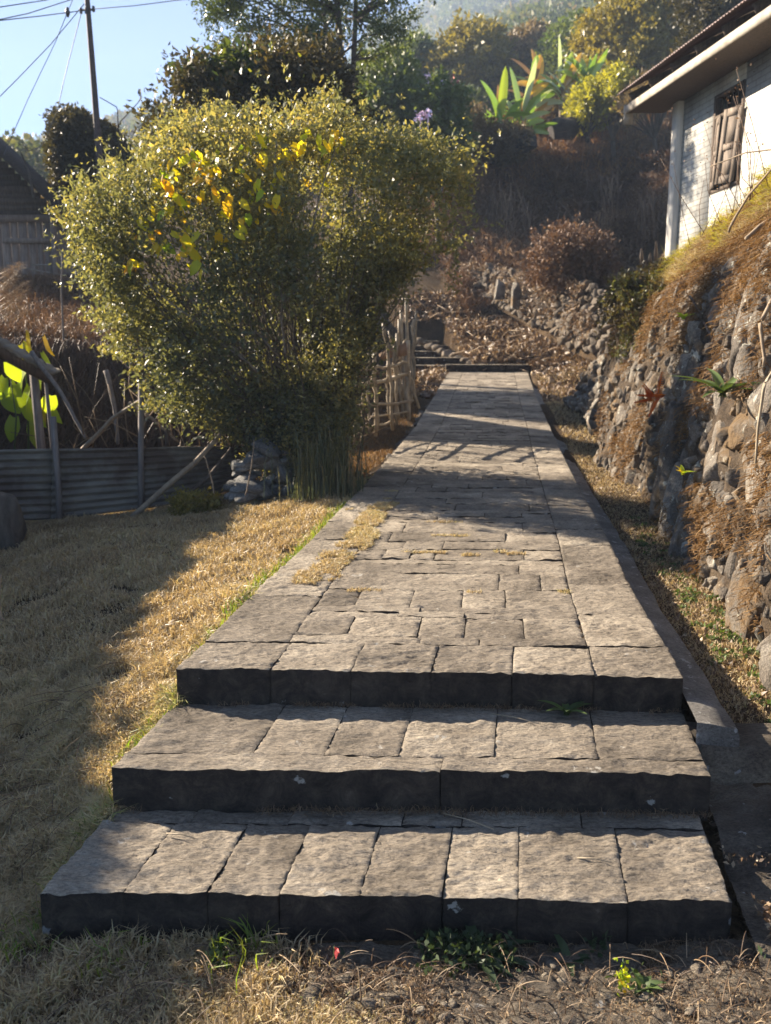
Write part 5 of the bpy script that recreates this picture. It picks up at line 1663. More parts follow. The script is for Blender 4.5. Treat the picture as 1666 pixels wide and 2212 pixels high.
# banana plants
def banana_leaf(acc, base, d, L, W, rv, droop, tear=0):
    d = np.array(d, float); d /= np.linalg.norm(d)
    n = 9
    side = np.cross(d, [0.1, -1, .2]); side /= np.linalg.norm(side)
    side = side * math.cos(tear) + np.cross(d, side) * math.sin(tear)
    V = []
    p = np.array(base, float)
    dd = d.copy()
    for i_ in range(n + 1):
        t = i_ / n
        w_ = W * .5 * (math.sin(math.pi * min(1, .08 + t * .92)) ** .55) if t > .08 else .02
        nr = np.cross(side, dd)
        for u in (-1, -.45, 0, .45, 1):
            V.append(p + side * w_ * u + nr * (abs(u) * w_ * .35))
        p = p + dd * L / n
        dd = dd + np.array([0, 0, -droop / n]) ; dd /= np.linalg.norm(dd)
    acc.grid(np.array(V), n + 1, 5, rnd=rv)
def banana(label, px, pyb, pyt, Y, leafspec):
    b_ = at(px, pyb, Y); b_[2] = min(b_[2], float(ground(b_[0], Y))) ; t_ = at(px, pyt, Y)
    root = plant_thing('banana_plant', label, 'banana plant', b_, 'banana plants on the hillside')
    a = Acc(); a.tube([b_ - [0, 0, .3], (b_ + t_) / 2, t_], [.16, .13, .08], 8); a.build('stem', M['hillb'], root, smooth=True)
    leafspec = list(leafspec) + [(float(rs.normal(0, .75)), float(rs.uniform(.25, 1.3)), float(rs.uniform(1.0, 1.9)), .34, float(rs.choice([.2, .3, .4, .2, .5, .72, 1.0, .95])), float(rs.uniform(.2, 1.4)), float(rs.uniform(0, 2.4))) for _ in range(15)]
    for q_, (ax, az_, L_, W_, rv, dr, tear) in enumerate(leafspec):
        a = Acc(); o_ = b_ + (t_ - b_) * (1 - .5 * rs.random() * (q_ > 1))
        banana_leaf(a, o_ + rs.normal(0, .12, 3), (ax, rs.normal(0, .35), az_), L_ * .95, W_ * .95, (0.03 if rv == .2 else rv), dr, tear * .6); a.build('leaf', M['banana'], root, smooth=True)
banana('green banana plant standing lowest, with one bright upright leaf', 1085, 300, 262, 37, [(.05, 1, 2.0, .38, .72, .2, .2), (-.5, 1, 2.0, .4, .3, .6, 1.0), (-.9, .7, 1.8, .4, .5, .9, .9), (-1, .35, 1.6, .35, .95, .4, .5), (-.25, 1, 1.9, .35, .4, .3, 1.2), (-.7, .5, 1.7, .3, .3, .7, 1.3)])
banana('green banana plant with torn leaves, right of the lowest one', 1125, 300, 240, 37.5, [(.55, .9, 1.3, .34, .5, 1.0, .2), (.2, 1, 2.0, .4, .2, .3, 1.2), (.8, .3, 1.3, .4, .6, 1.0, .4), (-.2, 1, 2.0, .4, .1, .2, 1.0), (.4, 1, 2.1, .4, .35, .3, 1.3), (.5, -.4, 1.0, .34, .5, .4, .2)])
banana('banana plant with orange dying leaves in the middle', 1150, 265, 175, 40, [(-.1, 1, 1.9, .4, .98, .2, .8), (.1, 1, 1.3, .5, .9, .5, .2), (-.6, .8, 1.5, .35, 1.0, .6, 1.0), (.5, .7, 1.1, .4, .9, 1.0, .4), (.0, -.6, 1.1, .3, 1.0, .2, .5), (-.2, 1, 1.2, .35, .15, .4, 1.3)])
banana('banana plant with pale glossy upright leaves, third from the left', 1215, 262, 180, 40, [(-.1, 1, 2.0, .35, .2, .1, 1.3), (.3, 1, 1.6, .35, .72, .2, .3), (-.5, .6, 1.3, .3, .2, .3, 1.3), (.7, .7, 1.4, .3, .25, .4, 1.2), (.2, .9, 1.2, .4, .9, .6, .3)])
banana('rightmost banana plant with yellow-green leaf and a long pale leaf', 1265, 255, 175, 40, [(.6, 1, 2.5, .35, .3, .1, 1.3), (-.2, 1, 1.3, .45, .75, .2, .3), (.3, .9, 1.4, .35, .25, .3, 1.3), (-.6, .6, 1.2, .35, .9, .6, .5), (.1, 1, 1.2, .3, .5, .2, 1.1)])
# pink flowers
for k, (px, py, Y, n_) in enumerate([(930, 172, 31, 34), (908, 250, 30, 26), (925, 245, 30, 12), (950, 190, 31, 10)]):
    a = Acc(); c = at(px, py, Y)
    leaves(a, c + rs.normal(0, .07, (n_ * 2, 3)), .12, W=.8, seed=300 + k)
    a.tube([c + [0, 0, -.5], c + [0, 0, -.1], c + [.02, 0, .08]], .02, 5)
    tag(a.build('pink_blossom', M['white']), ['largest pale pink blossom spray above the bush, left of the red one', 'pale pink blossom spray lowest and leftmost beside the bush', 'small pink blossom spray just right of the lowest one', 'tiny pale blossom below the largest spray'][k], 'blossom', 'blossoms above the bush')
a = Acc(); c = at(981, 178, 31); leaves(a, c + rs.normal(0, .07, (14, 3)) * [1, 1, 1.6], .14, W=.6, seed=310)
M['salmon'] = simple_mat('salmon_petal', (0.75, 0.22, 0.18), (0.8, 0.3, 0.25), 10, .6)
tag(a.build('red_blossom', M['salmon']), 'salmon red blossom in front of the rounded yellow-olive tree', 'blossom')

# dark boulders under lime shrubs
for k, (px, py, Y, w_, h_) in enumerate([(1215, 265, 38, 75, 50), (1140, 300, 36, 45, 35)]):
    a = Acc(); rock(a, at(px, py + 12, Y), (w_ / FPX * Y, 1.2, h_ / FPX * Y), seed=700 + k, boxy=.1, lod=2, rough=.45)
    M['darkrock'] = simple_mat('dark_rock', (0.015, 0.012, 0.010), (0.05, 0.04, 0.034), 6, .95, bs=.8)
    tag(a.build('boulder', M['darkrock'], smooth=True), ['dark humped boulder left of the lime-yellow shrub', 'smaller dark boulder under the banana plants'][k], 'boulder')

# far forest on the slopes
a = Acc()
r0 = np.random.default_rng(400)
cnt = 0
cen = []
for (p0, p1, Y0, Y1, n_) in [(-200, 560, 55, 120, 130), (500, 1000, 50, 130, 150), (950, 1900, 60, 150, 300), (-300, 700, 200, 310, 420), (600, 1600, 130, 330, 650), (600, 1500, 330, 450, 700), (-300, 100, 100, 330, 160)]:
    px = r0.uniform(p0, p1, n_); Y = Y0 + (Y1 - Y0) * r0.random(n_)
    x = (px - 833) / FPX / CT * Y
    z = ground(x, Y)
    cen.append(np.stack([x, Y, z, r0.uniform(.7, 1.25, n_)], -1))
cen = np.concatenate(cen)
for (x, Y, z, s) in cen:
    rad = (1.6 + min(Y, 200) * .013) * s
    n_ = int(np.clip(26000 / Y, 90, 340)) if Y > 130 else 900
    d = r0.normal(size=(n_, 3)); d /= np.linalg.norm(d, axis=1)[:, None]
    d[:, 2] = np.abs(d[:, 2]) * 1.25 - .15
    lob = 1 + .35 * fbm(d * 2.0 + x, 2)
    P = np.array([x, Y, z + rad * .5]) + d * rad * lob[:, None] * r0.uniform(.75, 1.03, (n_, 1))
    leaves(a, P, rad * (.13 if Y <= 130 else .26 if Y < 200 else .34), W=.75, seed=int(abs(x * 10)) % 9999, rnd=np.full(n_, np.clip(r0.normal(.45, .3), 0, 1)), D=d * .4)
M['forest'] = leaf_mat('forest_foliage', [(0, (0.046, 0.065, 0.026)), (0.4, (0.078, 0.098, 0.034)), (0.75, (0.143, 0.137, 0.046)), (1, (0.169, 0.117, 0.065))], 0.6, 0.3, (1.4, 1.4, 0.7), 0.2)
tag(a.build('forest', M['forest']), 'hazy mixed forest covering the far mountain slopes', 'forest', kind='stuff')

# ---------------------------------------------------------------- left brown slope behind the fence
a = Acc()
P = scatter((-250, 520), (12.0, 19), 24000, 501)
blades(a, P, .22, .012, 1.5, 1.8, seed=502, rnd=.45 + .4 * fbm(P, 2))
P = scatter((-250, 560), (11.75, 12.35), 16000, 503)
P[:, 1] -= rs.random(len(P)) * .25
blades(a, P, .4, .012, 1.0, 1.0, up=np.array([0, -.5, -.7]), seed=504, rnd=.12)
P = scatter((-250, 560), (11.7, 12.1), 5000, 505)
tag(a.build('dry_undergrowth', M['brush']), 'reddish-brown dead undergrowth on the bank between the shack and the tin fence', 'undergrowth', kind='stuff')
# feathery dry grass at the left edge
for k, (px, py, L_, sx, sy) in enumerate([(-10, 640, 60, 60, 62), (-10, 600, 50, 40, 30), (0, 600, 0, 42, 108)][:2]):
    a = Acc()
    for q in range(7):
        b_ = at(px - 10, py + q * 12, 11.0); t_ = at(px + sx + rs.normal(0, 8), py - sy + q * 16, 11.0)
        for s_ in np.linspace(.35, 1, 22):
            c = b_ + (t_ - b_) * s_
            blades(a, np.repeat(c[None], 7, 0) + rs.normal(0, .02, (7, 3)), .10, .0022, 2.2, .8, up=(t_ - b_) / np.linalg.norm(t_ - b_) * 1.2, seed=600 + q, rnd=.9)
        a.tube([b_, t_], .004, 4, rnd=.8)
    tag(a.build('plume_grass', M['litter']), ['feathery tan grass plumes at the left edge in front of the shack, lower tuft', 'feathery tan grass plumes at the left edge in front of the shack, upper tuft'][k], 'plume grass', 'plume grass tufts')

# ---------------------------------------------------------------- lawn
r0 = np.random.default_rng(900)
def lawn(N, xr, yr, fn, pw=1.0):
    y_ = yr[0] + (yr[1] - yr[0]) * r0.random(N) ** pw
    lo = (xr[0] - 833) / FPX / CT * y_
    x = lo + (fn(y_) - lo) * r0.random(N)
    return np.stack([x, y_, ground(x, y_)], -1)
leftedge = lambda y_: np.where(y_ < 2.33, .05, pxl(np.maximum(y_, 2.33)) + np.where(y_ < 3.4, -.01, .0) + .01)
a = Acc()
P = lawn(120000, (-120, 0), (1.45, 4.2), leftedge)
k = fbm(P * np.array([7, 7, 0]) + 2, 3)
P = P[(k > -.30 + .5 * (r0.random(len(P)) - .5))]
P = P[~((P[:, 1] < 2.33) & (P[:, 0] > -.42 + .25 * fbm(P * np.array([5, 5, 0]) + 1, 3) + .30 * r0.random(len(P)) ** 2))]
tuft = np.clip(.35 + fbm(P * np.array([9, 9, 0]) + 5, 3), 0, 1)
gree = .36 + .26 * fbm(P * np.array([2.2, 2.2, 0]) + 8, 3) + .35 * np.clip(1 - np.abs(P[:, 0] - pxl(P[:, 1])) / .18, 0, 1) * (P[:, 1] > 2.5)
blades(a, P, .030 + .075 * tuft, .0046, 1.1, 1.4, seed=901, rnd=gree)
P = lawn(110000, (-160, 0), (4.2, 9.2), leftedge, .9)
k = fbm(P * np.array([5, 5, 0]) + 2, 3)
P = P[(k > -.35 + .4 * (r0.random(len(P)) - .5))]
tuft = np.clip(.35 + fbm(P * np.array([6, 6, 0]) + 5, 3), 0, 1)
gree = .35 + .26 * fbm(P * np.array([2.2, 2.2, 0]) + 8, 3) + .35 * np.clip(1 - np.abs(P[:, 0] - pxl(P[:, 1])) / .16, 0, 1)
blades(a, P, .03 + .075 * tuft, .0065, 1.1, 1.3, seed=903, rnd=gree)
tag(a.build('lawn', M['dry']), 'short straw-coloured lawn sloping down to the left of the steps', 'grass', kind='stuff')
a = Acc()
n_ = 2600
x = r0.uniform(-.5, 1.05, n_); y_ = 2.29 - np.abs(r0.normal(0, .055, n_))
P = np.stack([x, y_, ground(x, y_) + .012], -1)
P = P[fbm(P * np.array([4.5, 4.5, 0]) + 3, 3) > .0]
leaves(a, P + np.stack([0 * P[:, 0], 0 * P[:, 0], r0.random(len(P)) * .05], -1), .022, W=.6, seed=971, D=np.array([0, -.3, .6]))
tag(a.build('low_weeds', M['darkweed']), 'dark low weeds creeping along the foot of the bottom riser', 'weeds', kind='stuff')
# thick green edge blades
a = Acc()
n_ = 1300
y_ = r0.uniform(2.35, 7.5, n_); x = pxl(y_) - np.abs(r0.normal(0, .035, n_)) - .012
P = np.stack([x, y_, ground(x, y_)], -1)
blades(a, P, .075, .006, .7, .8, seed=905)
for (cx, cy, n_, h_) in [(-.90, 3.15, 200, .10), (-.97, 2.75, 140, .09), (-.42, 2.27, 50, .11), (-.80, 2.25, 50, .09), (-1.08, 2.28, 60, .08)]:
    P = np.stack([cx + r0.normal(0, .05, n_), cy + r0.normal(0, .05, n_), np.zeros(n_)], -1); P[:, 2] = ground(P[:, 0], P[:, 1])
    if cy > 2.3: P = P[(P[:, 0] < pxl(P[:, 1]) - .01)]
    blades(a, P, h_, .005, .8, .9, seed=906)
tag(a.build('green_grass', M['green_blade']), 'fresh green grass blades along the left edge of the steps and path', 'grass', kind='stuff')
# long tangled dry stems by the bottom step and around
a = Acc()
for _ in range(1300):
    x = r0.uniform(-1.6, .9) if r0.random() < .72 else r0.uniform(.9, 1.9)
    y_ = r0.uniform(1.65, 2.32) if x > -1.05 else r0.uniform(1.7, 4)
    z = float(ground(x, y_))
    d = r0.normal(size=2); d /= np.linalg.norm(d)
    L_ = r0.uniform(.05, .20)
    h_ = r0.uniform(.01, .10)
    p = np.array([x, y_, z])
    q1 = p + np.array([d[0] * L_ * .4, d[1] * L_ * .3, h_]); q2 = p + np.array([d[0] * L_ * .8, d[1] * L_ * .5, h_ * r0.uniform(.2, 1.1)]); 
    if q2[1] > 2.30: q1[1] -= .1; q2[1] -= .2
    t = np.linspace(0, 1, 7)[:, None]
    B = (1 - t) ** 2 * p + 2 * t * (1 - t) * q1 * 1.0 + t ** 2 * q2
    a.tube(B, np.linspace(.0018, .0009, 7), 4, rnd=r0.random(), cap=False)
n_ = 26000
x = r0.uniform(-1.1, 1.9, n_); y_ = 2.30 - np.abs(r0.normal(0, .20, n_))
P = np.stack([x, y_, ground(x, y_) + .004], -1)
P = P[fbm(P * np.array([6, 6, 0]), 3) > -.1]
blades(a, P, .038, .0026, 2.4, 1.5, seed=961)
n_ = 16000
x = r0.uniform(-.9, 1.3, n_); y_ = r0.uniform(1.75, 2.2, n_)
P = np.stack([x, y_, ground(x, y_) + .010], -1)
P = P[fbm(P * np.array([3.5, 3.5, 0]) + 6, 3) > .06]
blades(a, P, .03, .0022, 3.0, 1.2, seed=963, rnd=.75)
n_ = 9000
x = r0.uniform(1.1, 2.1, n_); y_ = r0.uniform(1.6, 3.1, n_)
P = np.stack([x, y_, .075 + (y_ - 2.3) * .04 + 0 * x], -1); P = P[x > pxl(y_) + PW + .03]; P = P[(fbm(P * np.array([4, 4, 0]), 3) > -.1)]
leaves(a, P + [0, 0, .012], .022, W=.5, seed=962)
tag(a.build('dry_stems', M['litter']), 'tangled dry grass stems lying in front of the bottom step', 'dry stems', kind='stuff')

# grass growing in the joints of the path
a = Acc()
def jointgrass(u0, u1, y0, y1, n_, h_, jit=.0):
    u = r0.uniform(u0, u1, n_); y_ = r0.uniform(y0, y1, n_)
    x, yy = pfp(u, y_)
    P = np.stack([x, yy, pz(yy) - .004], -1)
    if jit: P = P[fbm(P * np.array([9, 9, 0]) + 4, 3) > -.18 + .3 * np.abs(u[:len(P)] * 0)]
    blades(a, P, h_, .005, 1.5, 1.4, seed=int(y0 * 100 + u0 * 10), rnd=.5 + .35 * fbm(P * 3, 2))
for k in range(30):
    t = k / 29
    yc = 4.75 + t * 2.45
    uc = .155 + .03 * t
    wd_ = (.062 * (1 - abs(t - .25) * .6) + .01) * (1 + .9 * float(fbm(np.array([[k * .55, 3., 1.]]), 2)[0]))
    uc = uc + .03 * float(fbm(np.array([[k * .4, 9., 4.]]), 2)[0])
    jointgrass(uc - wd_, uc + wd_ * .5, yc, yc + .1, 800, .036, 1)
for (u0, u1, y0, n_) in [(.40, .53, 6.02, 420), (.33, .47, 5.52, 420), (.52, .58, 5.46, 120), (.66, .72, 5.50, 160), (.36, .50, 6.5, 160), (.24, .33, 4.62, 160), (.56, .60, 4.60, 60), (.80, .83, 4.62, 60), (.02, .05, 7.0, 60), (.62, .66, 5.55, 80), (.12, .18, 7.9, 120), (.14, .17, 7.5, 80)]:
    jointgrass(u0, u1, y0, y0 + .05, n_, .026)
tag(a.build('joint_grass', M['dry']), 'yellow grass growing in the joints on the left side of the paved path', 'grass', kind='stuff')
# litter caught at the foot of the risers
a = Acc()
for (L0, Rr, z, n_) in [((-.95, 2.84), (1.108, 2.79), .152, 1500), ((-.856, 3.42), (1.181, 3.325), .302, 1500)]:
    u = r0.random(n_); off = np.abs(r0.normal(0, .018, n_)) + .004
    x = L0[0] + (Rr[0] - L0[0]) * u; y_ = L0[1] + (Rr[1] - L0[1]) * u - off
    P = np.stack([x, y_, np.full(n_, z + .003)], -1)
    P = P[fbm(P * np.array([4, 4, 0]), 2) > -.25]
    blades(a, P, .028, .0028, 2.5, 1.0, seed=int(z * 999), rnd=.5)
tag(a.build('step_litter', M['litter']), 'thin line of dry grass bits caught along the foot of the risers', 'litter', kind='stuff')

# ---------------------------------------------------------------- hard rubble track in front, right-hand strips
a = Acc()
nx, ny = 480, 190
X, Yv = np.meshgrid(np.linspace(-.75, 2.2, nx), np.linspace(1.2, 2.30, ny), indexing='ij')
P3 = np.stack([X, Yv, 0 * X], -1)
edge = fbm(P3 * 2.5 + 7, 3) * .3
bnd = (-.28 + .55 * (2.15 - Yv) * -.9)
mask = X - bnd + edge * .6
Z = ground(X, Yv) + np.clip(mask, -.05, .02) + fbm(P3 * 9, 4) * .014 + np.abs(fbm(P3 * 20 + 3, 4)) * .018 - .010
a.grid(np.stack([X, Yv, Z], -1).reshape(-1, 3), nx, ny)
tag(a.build('track', M['track'], smooth=True), kind='structure')
a = Acc()
for _ in range(1100):
    y_ = r0.uniform(1.3, 2.25); x = r0.uniform(-.3 + (2.1 - y_) * -.3, 1.5)
    s = r0.uniform(.005, .028) ** 1.0 * (1 if r0.random() < .85 else 1.6)
    rock(a, (x, y_, float(ground(x, y_)) + s * .12 + .012), (s * 1.5, s, s * .5), rot=(r0.normal(0, .2), r0.normal(0, .2), r0.uniform(0, 3)), seed=int(r0.integers(1e6)), boxy=.45, lod=0)
tag(a.build('pebbles', M['hard']), 'loose angular stone chips strewn over the sunlit track in front of the steps', 'pebbles', kind='stuff')
# the cemented drain strip beside the steps (right)
a = Acc()
nx, ny = 60, 160
U, Yv = np.meshgrid(np.linspace(0, 1, nx), np.linspace(1.9, 3.02, ny), indexing='ij')
X = pxl(Yv) + PW + .03 + U * .9
P3 = np.stack([X, Yv, 0 * X], -1)
Z = .06 + np.clip((Yv - 2.6) / .1, 0, 1) * .05 + fbm(P3 * 4, 3) * .035 + np.abs(fbm(P3 * 15, 4)) * .03 + (Yv - 2.3) * .04
a.grid(np.stack([X, Yv, Z], -1).reshape(-1, 3), nx, ny)
fr = np.stack([X[:, -1], Yv[:, -1], Z[:, -1]], -1); tp = fr.copy(); tp[:, 2] = .285 + fbm(fr * 7, 3) * .012; tp[:, 1] += .02
bk3 = tp.copy(); bk3[:, 1] += .22; bk3[:, 2] -= .0
a.grid(np.stack([fr, tp, bk3], 1).reshape(-1, 3), nx, 3)
tag(a.build('drain', M['track'], smooth=True), kind='structure')

# right strip: leaf litter and small greens
a = Acc()
n_ = 30000
y_ = 3.15 + (11.5 - 3.15) * r0.random(n_) ** 1.4
x0_ = pxl(y_) + PW * 1.085; x1_ = np.interp(y_, WY, WXB) + .1
x = x0_ + (x1_ - x0_) * r0.random(n_)
P = np.stack([x, y_, ground(x, y_) + .006], -1)
leaves(a, P[:8000], .026, W=.5, seed=911, fold=.4)
P1 = P[8000:]
tag(a.build('strip_litter', M['litter']), 'brown leaf litter on the narrow strip between the path and the retaining wall', 'leaf litter', kind='stuff')
a = Acc()
blades(a, P1, .034, .0035, 2.0, 1.5, seed=912, rnd=.35)
P = scatter((1130, 1400), (10.5, 22), 14000, 913, lambda x, y_: x > pxl(y_) + PW * 1.08)
blades(a, P, .08, .009, 1.5, 1.4, seed=914, rnd=.3)
tag(a.build('strip_grass', M['dry']), 'golden-brown short dry grass on the strip between the path and the retaining wall', 'grass', kind='stuff')
a = Acc()
for _ in range(110):
    y_ = 3.3 + 4.2 * r0.random() ** 1.2
    x0 = float(pxl(y_)) + PW * 1.085; x1 = float(np.interp(y_, WY, WXB))
    x = x0 + (x1 - x0) * r0.uniform(.35, 1.0)
    c = np.array([x, y_, float(ground(x, y_)) + .01])
    leaves(a, c + r0.normal(0, .02, (22, 3)) * [1, 1, .3] , .022, W=.7, seed=int(r0.integers(9999)), D=np.array([0, 0, .6]))
tag(a.build('strip_weeds', M['weed']), 'small green weeds dotted over the strip at the foot of the retaining wall', 'weeds', kind='stuff')
# dry patches of grass left of path near stick fence
a = Acc()
P = scatter((560, 900), (9.2, 22), 26000, 921, lambda x, y_: (x < pxl(y_) - .15))
blades(a, P, .09, .009, 1.4, 1.4, seed=922, rnd=.45 + .3 * fbm(P, 2))
P = scatter((0, 560), (9.2, 11.9), 8000, 923)
blades(a, P, .10, .009, 1.4, 1.4, seed=924, rnd=.5)
tag(a.build('rough_grass', M['moss']), 'rough brown grass around the stick fence left of the path', 'grass', kind='stuff')

# ---------------------------------------------------------------- small individual plants
def rosette(name, label, cat, base, n_, L_, W_, mat, up=.5, seed=1, droop=.5):
    root = plant_thing(name, label, cat, base)
    q = np.random.default_rng(seed)
    for k in range(n_):
        a = Acc()
        az = 2 * math.pi * k / n_ + q.normal(0, .3)
        heart_leaf(a, np.array(base, float), (math.cos(az), math.sin(az) * .8 - .1, up * q.uniform(.5, 1.4)), (0, 0, 1), L_ * q.uniform(.6, 1.2), L_ * W_, q.random(), droop=droop, cup=.3, n=8)
        a.build('leaf', M[mat], root, smooth=True)
    return root
pr_ = np.array([.72, 3.30, .302])
rosette('dock_plant', 'small dark-green rosette at the foot of the top riser, on the right', 'weed', pr_, 7, .11, .30, 'weed', .9, 3)
b_ = np.array([.26, 2.24, .005]); rosette('dock_plant', 'large dark rosette with long leaves against the bottom riser, in the middle', 'weed', b_, 12, .135, .28, 'darkweed', .9, 4, .9)
rosette('dock_plant', 'low dark rosette against the bottom riser, left of the large one', 'weed', np.array([-.12, 2.22, .005]), 8, .08, .4, 'darkweed', .5, 5, .9)
rosette('dock_plant', 'dark ferny weed against the bottom riser, right of the large rosette', 'weed', np.array([.52, 2.24, .005]), 11, .08, .35, 'darkweed', .8, 6, .9)
rosette('dock_plant', 'small weed on the sunlit edge of the track, right of centre', 'weed', onz(1390, 2135, .01), 11, .055, .45, 'weed', .8, 7)
rosette('dock_plant', 'flat weed at the far right of the sunlit track', 'weed', onz(1590, 2125, .01), 9, .06, .3, 'weed', .5, 8)
rosette('wall_fern', 'glossy green fern growing from the retaining wall at the right edge', 'fern', at(1640, 850, 5.2) - [.25, .1, 0], 12, .26, .22, 'weed', .7, 9)
a_ = rosette('wall_plant', 'small yellow-green plant sprouting low on the retaining wall', 'plant', at(1505, 1020, 5.6) - [.12, .1, 0], 9, .07, .4, 'bigleaf', 1.2, 10)
rosette('wall_plant', 'yellow-green sprout higher on the retaining wall', 'plant', at(1500, 690, 7.2) - [.12, .1, 0], 7, .10, .4, 'bigleaf', 1.2, 11)
# red fern
root = plant_thing('red_fern', 'orange-red fern on the wall above the tall standing slab', 'fern', at(1447, 855, 7.0) - [.15, .15, 0])
c = at(1447, 858, 7.0) - np.array([.15, .15, 0])
for k, (dx, dz_) in enumerate([(-.15, .02), (.02, .19), (-.06, -.13), (.05, .02), (-.10, .10), (-.16, -.03)]):
    a = Acc(); d = np.array([dx, -.03, dz_])
    for s_ in np.linspace(.15, 1, 12):
        leaves(a, np.repeat((c + d * s_)[None], 4, 0), .05 * (1.1 - s_ * .6), W=.3, D=np.array([dx, 0, dz_]) * 6, seed=330 + k)
    a.tube([c, c + d], .002, 4)
    a.build('frond', M['fern_red'], root)
# yellow weed in front of bottom step (catches the sun)
root = plant_thing('yellow_sprig', 'sunlit yellow sprig standing in the shade in front of the bottom step, on the right', 'weed', onz(1452, 2045, 0))
a = Acc(); p0 = onz(1452, 2045, 0); p0[1] = 2.12
p0 = np.array([.632, 2.10, 0.0])
a.tube([p0, p0 + [.002, 0, .12]], .002, 4); a.build('stem', M['weed'], root)
a = Acc(); leaves(a, p0 + [0, 0, .065] + rs.normal(0, 1, (60, 3)) * [.010, .010, .024], .016, W=.8, seed=340); a.build('leaves', M['bigleaf'], root)
# petal on the riser shade
root = plant_thing('fallen_flower', 'tiny red flower caught in front of the bottom step, left of centre', 'flower', (-.14, 2.2, .09))
a = Acc(); p0 = np.array([-.148, 2.22, .0])
a.tube([p0, p0 + [.004, 0, .07]], .0012, 4); a.build('stem', M['weed'], root)
a = Acc(); leaves(a, p0 + [.006, -.004, .068] + rs.normal(0, .003, (6, 3)), .026, W=.35, D=np.array([.5, 0, -2.]), seed=341); a.build('petal', M['red'], root)
# arching dry roots over the wall
stickobj('dead_root', [at(1666, 475, 6.2) , at(1640, 490, 6.1), at(1612, 515, 6.0)], .022, 'thick orange-brown broken root lying on the bank at the right edge', 'stick', cat='root')
stickobj('dry_root', [at(1672, 640, 4.9), at(1640, 700, 4.85), at(1650, 790, 4.8)], .014, 'curling bare root hanging at the right edge of the retaining wall', 'stick', cat='root')
stickobj('dry_root', [at(1680, 790, 4.3), at(1652, 830, 4.3), at(1640, 930, 4.3), at(1636, 1010, 4.3)], .009, 'thin pale root hanging below the glossy fern at the right edge', 'bamboo', cat='root')
stickobj('bare_twig', [at(1690, 320, 6.0), at(1610, 330, 6.2), at(1535, 360, 6.5)], .006, 'thin arching bare twig crossing the window of the house', 'stick', cat='twig')
stickobj('bare_twig', [at(1575, 500, 6.6), at(1620, 420, 6.4), at(1680, 350, 6.0)], .010, 'curved bare twig rising in front of the white wall', 'stick', cat='twig')
stickobj('bare_twig', [at(1490, 640, 8), at(1540, 730, 6.6), at(1600, 850, 5.3)], .012, 'long leafless stem lying diagonally down the retaining wall', 'darkwood', cat='twig')
a = Acc()
for _ in range(18):
    px = rs.uniform(1480, 1660); py = 560 - (px - 1450) * .75
    p0 = at(px, py, 8.5 - (px - 1450) * .01)
    p1 = p0 + np.array([rs.normal(-.1, .15), rs.normal(0, .1), rs.uniform(.3, .8)])
    a.tube([p0, (p0 + p1) / 2 + rs.normal(0, .03, 3), p1], [.003, .0025, .0015], 4)
    leaves(a, p1 + rs.normal(0, .06, (8, 3)), .018, seed=int(px), W=.6)
tag(a.build('dry_seed_stems', M['brush']), 'wispy dry seed stems standing against the white wall', 'dry stems', kind='stuff')
# sapling at fence and small shrub
crown('small_shrub', 'small yellow-green feathery shrub at the foot of the tin fence', 'shrub', [(380, 1110), (385, 1080), (410, 1068), (440, 1075), (465, 1090), (460, 1115), (420, 1125)], 8.3, .2, 220, 14, .035, 'hilly', 351, gap=.1, tw=.1, branches=14, clump=.2, tr=.004)
stickobj('dry_sapling', [at(462, 1095, 8.3), at(455, 1040, 8.3), at(441, 985, 8.3)], .008, 'thin dry sapling beside the stone pile, in front of the tin fence', 'stick', cat='sapling')
stickobj('dry_sapling', [at(530, 1070, 8.2), at(540, 1010, 8.2), at(548, 950, 8.2)], .008, 'thin dry sapling standing in the stone pile', 'stick', cat='sapling')
stickobj('dry_stick', [at(8, 1340, 4.2), at(3, 1290, 4.2), at(2, 1240, 4.2)], .008, 'short dry stick standing in the shaded lawn at the left edge', 'stick', cat='stick')
for (p, q, lab) in [((.42, 3.30, .303), (.60, 3.19, .306), 'straw lying on the middle step, left of the dark-green rosette'), ((-.72, 2.66, .158), (-.62, 2.63, .158), 'curled dead leaf scrap on the left of the bottom step'), ((.60, 2.52, .156), (.70, 2.49, .158), 'dry leaf sliver on the bottom step, right of centre'), ((.20, 2.79, .157), (.36, 2.68, .160), 'straw lying in the shade on the bottom step')]:
    a = Acc(); p = np.array(p); q = np.array(q)
    a.tube([p, (p + q) / 2 + [0, 0, .006], q], [.0022, .002, .0012], 5)
    tag(a.build('straw', M['bamboo']), lab, 'straw')
stickobj('dry_stalk', [onz(700, 2200, .0), onz(760, 2150, .04) , onz(820, 2110, .03)], .0028, 'long dry stalk lying across the sunlit grass tuft in front of the steps', 'bamboo', cat='stalk')
# lit moss-grass tuft in front
a = Acc()
P = np.stack([r0.normal(-.17, .09, 3000), r0.normal(1.98, .045, 3000), np.zeros(3000)], -1)
P = np.concatenate([P, np.stack([r0.normal(-.36, .08, 1800), r0.normal(2.03, .05, 1800), np.zeros(1800)], -1)])
P[:, 2] = ground(P[:, 0], P[:, 1]) + .012
blades(a, P, .03, .0026, 1.4, 1.5, seed=951, rnd=.5)
tag(a.build('track_grass', M['dry']), 'orange-gold tuft of short grass at the sunlit edge of the track', 'grass', kind='stuff')
# stones at left of wall base & flat rock at right edge
a = Acc(); rock(a, (1.88, 3.55, .34), (.5, .6, .28), seed=41, boxy=.35, lod=2, rot=(.1, .1, .4)); tag(a.build('flat_rock', M['rock']), 'broad flat rock at the foot of the retaining wall, right edge', 'rock')

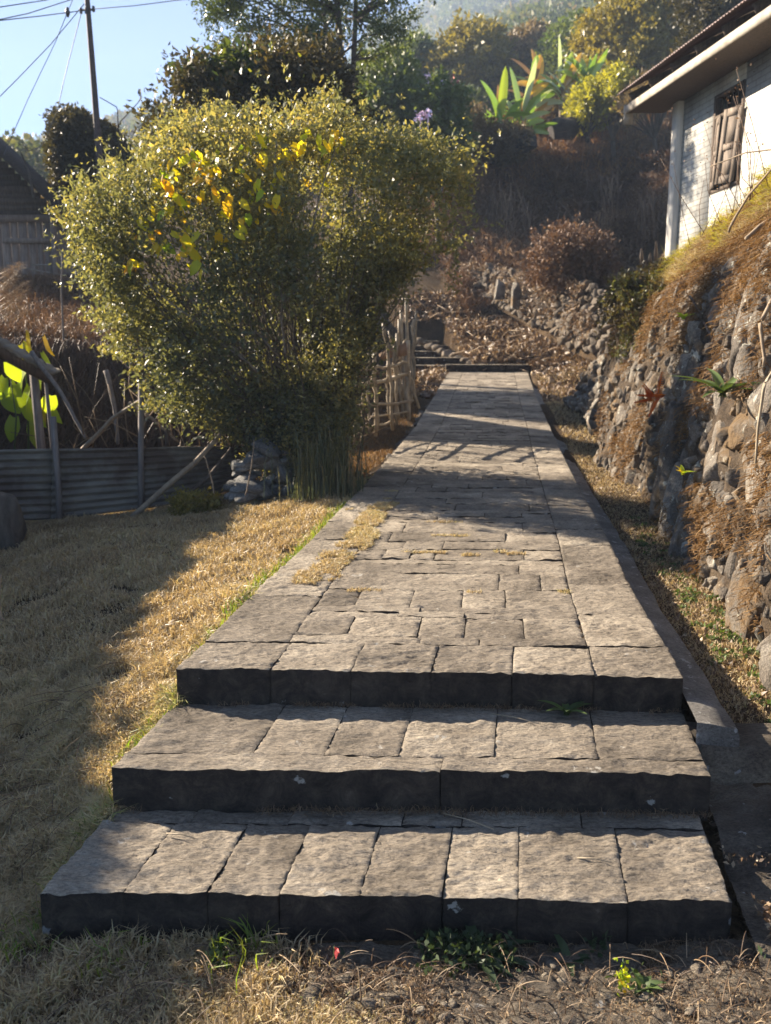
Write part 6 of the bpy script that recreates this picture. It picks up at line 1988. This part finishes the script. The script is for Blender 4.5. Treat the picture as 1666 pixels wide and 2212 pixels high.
# ---------------------------------------------------------------- unseen house shape added off to the left to shade the lawn
nb_ = empty('lawn_shade_house', (-8.2, 7.5, 0))
tag(nb_, 'unseen tin-roofed house shape added left of the lawn to cast shade on it', 'house')
def sbox(c, s, name, mat, par): a = Acc(); a.box(c, s); return a.build(name, M[mat], par)
sbox((-8.6, 8.0, 1.25), (2.6, 6.6, 2.9), 'wall', 'greywood', nb_)
a = Acc()
EH = 3.0
ep = [(-6.45, 12.2), (-6.40, 10.5), (-6.38, 8.3), (-6.42, 6.9), (-6.42, 6.1), (-6.32, 5.6), (-6.15, 5.3), (-5.9, 3.0)]  # eave outline shaped so its shadow edge follows the lit strip of lawn
V = []
for (x, y_) in ep: V += [[x, y_, EH], [x - 2.0, y_ + .1, EH + .5], [x - 4.5, y_ + .1, EH - .1]]
a.grid(np.array(V), len(ep), 3)
o = a.build('roof', M['tinroof'], nb_); md = o.modifiers.new('t', 'SOLIDIFY'); md.thickness = .03

a = Acc()
epp = np.array(ep)
for k in range(900):  # leaves added along the eave to make the cast shadow edge ragged
    t = rs.random() * (len(ep) - 1); i_ = int(t); f_ = t - i_
    q = epp[i_] * (1 - f_) + epp[i_ + 1] * f_
    w_ = fbm(np.array([[q[1] * 1.3, 0, 3.]]), 3)[0] * .30 + .06
    c_ = np.array([q[0] + rs.uniform(-.1, max(w_, .02)), q[1], EH + rs.uniform(-.12, .12)])
    leaves(a, c_ + rs.normal(0, .05, (12, 3)), .10, W=.6, seed=k)
a.build('eave_shade_leaves', M['creeper'], nb_)

# ---------------------------------------------------------------- haze
hz = Acc()
hz.box((0, 265, 88), (2300, 620, 186))
hm = bpy.data.materials.new('haze'); hm.use_nodes = True
n = hm.node_tree
n.nodes.remove(n.nodes['Principled BSDF'])
pv = n.nodes.new('ShaderNodeVolumePrincipled')
pv.inputs['Color'].default_value = (.62, .77, 1.0, 1)
pv.inputs['Density'].default_value = 0.0011
pv.inputs['Anisotropy'].default_value = 0.0
n.links.new(pv.outputs[0], n.nodes['Material Output'].inputs['Volume'])
USE_HAZE = True
if USE_HAZE:
    tag(hz.build('haze', hm), kind='stuff')
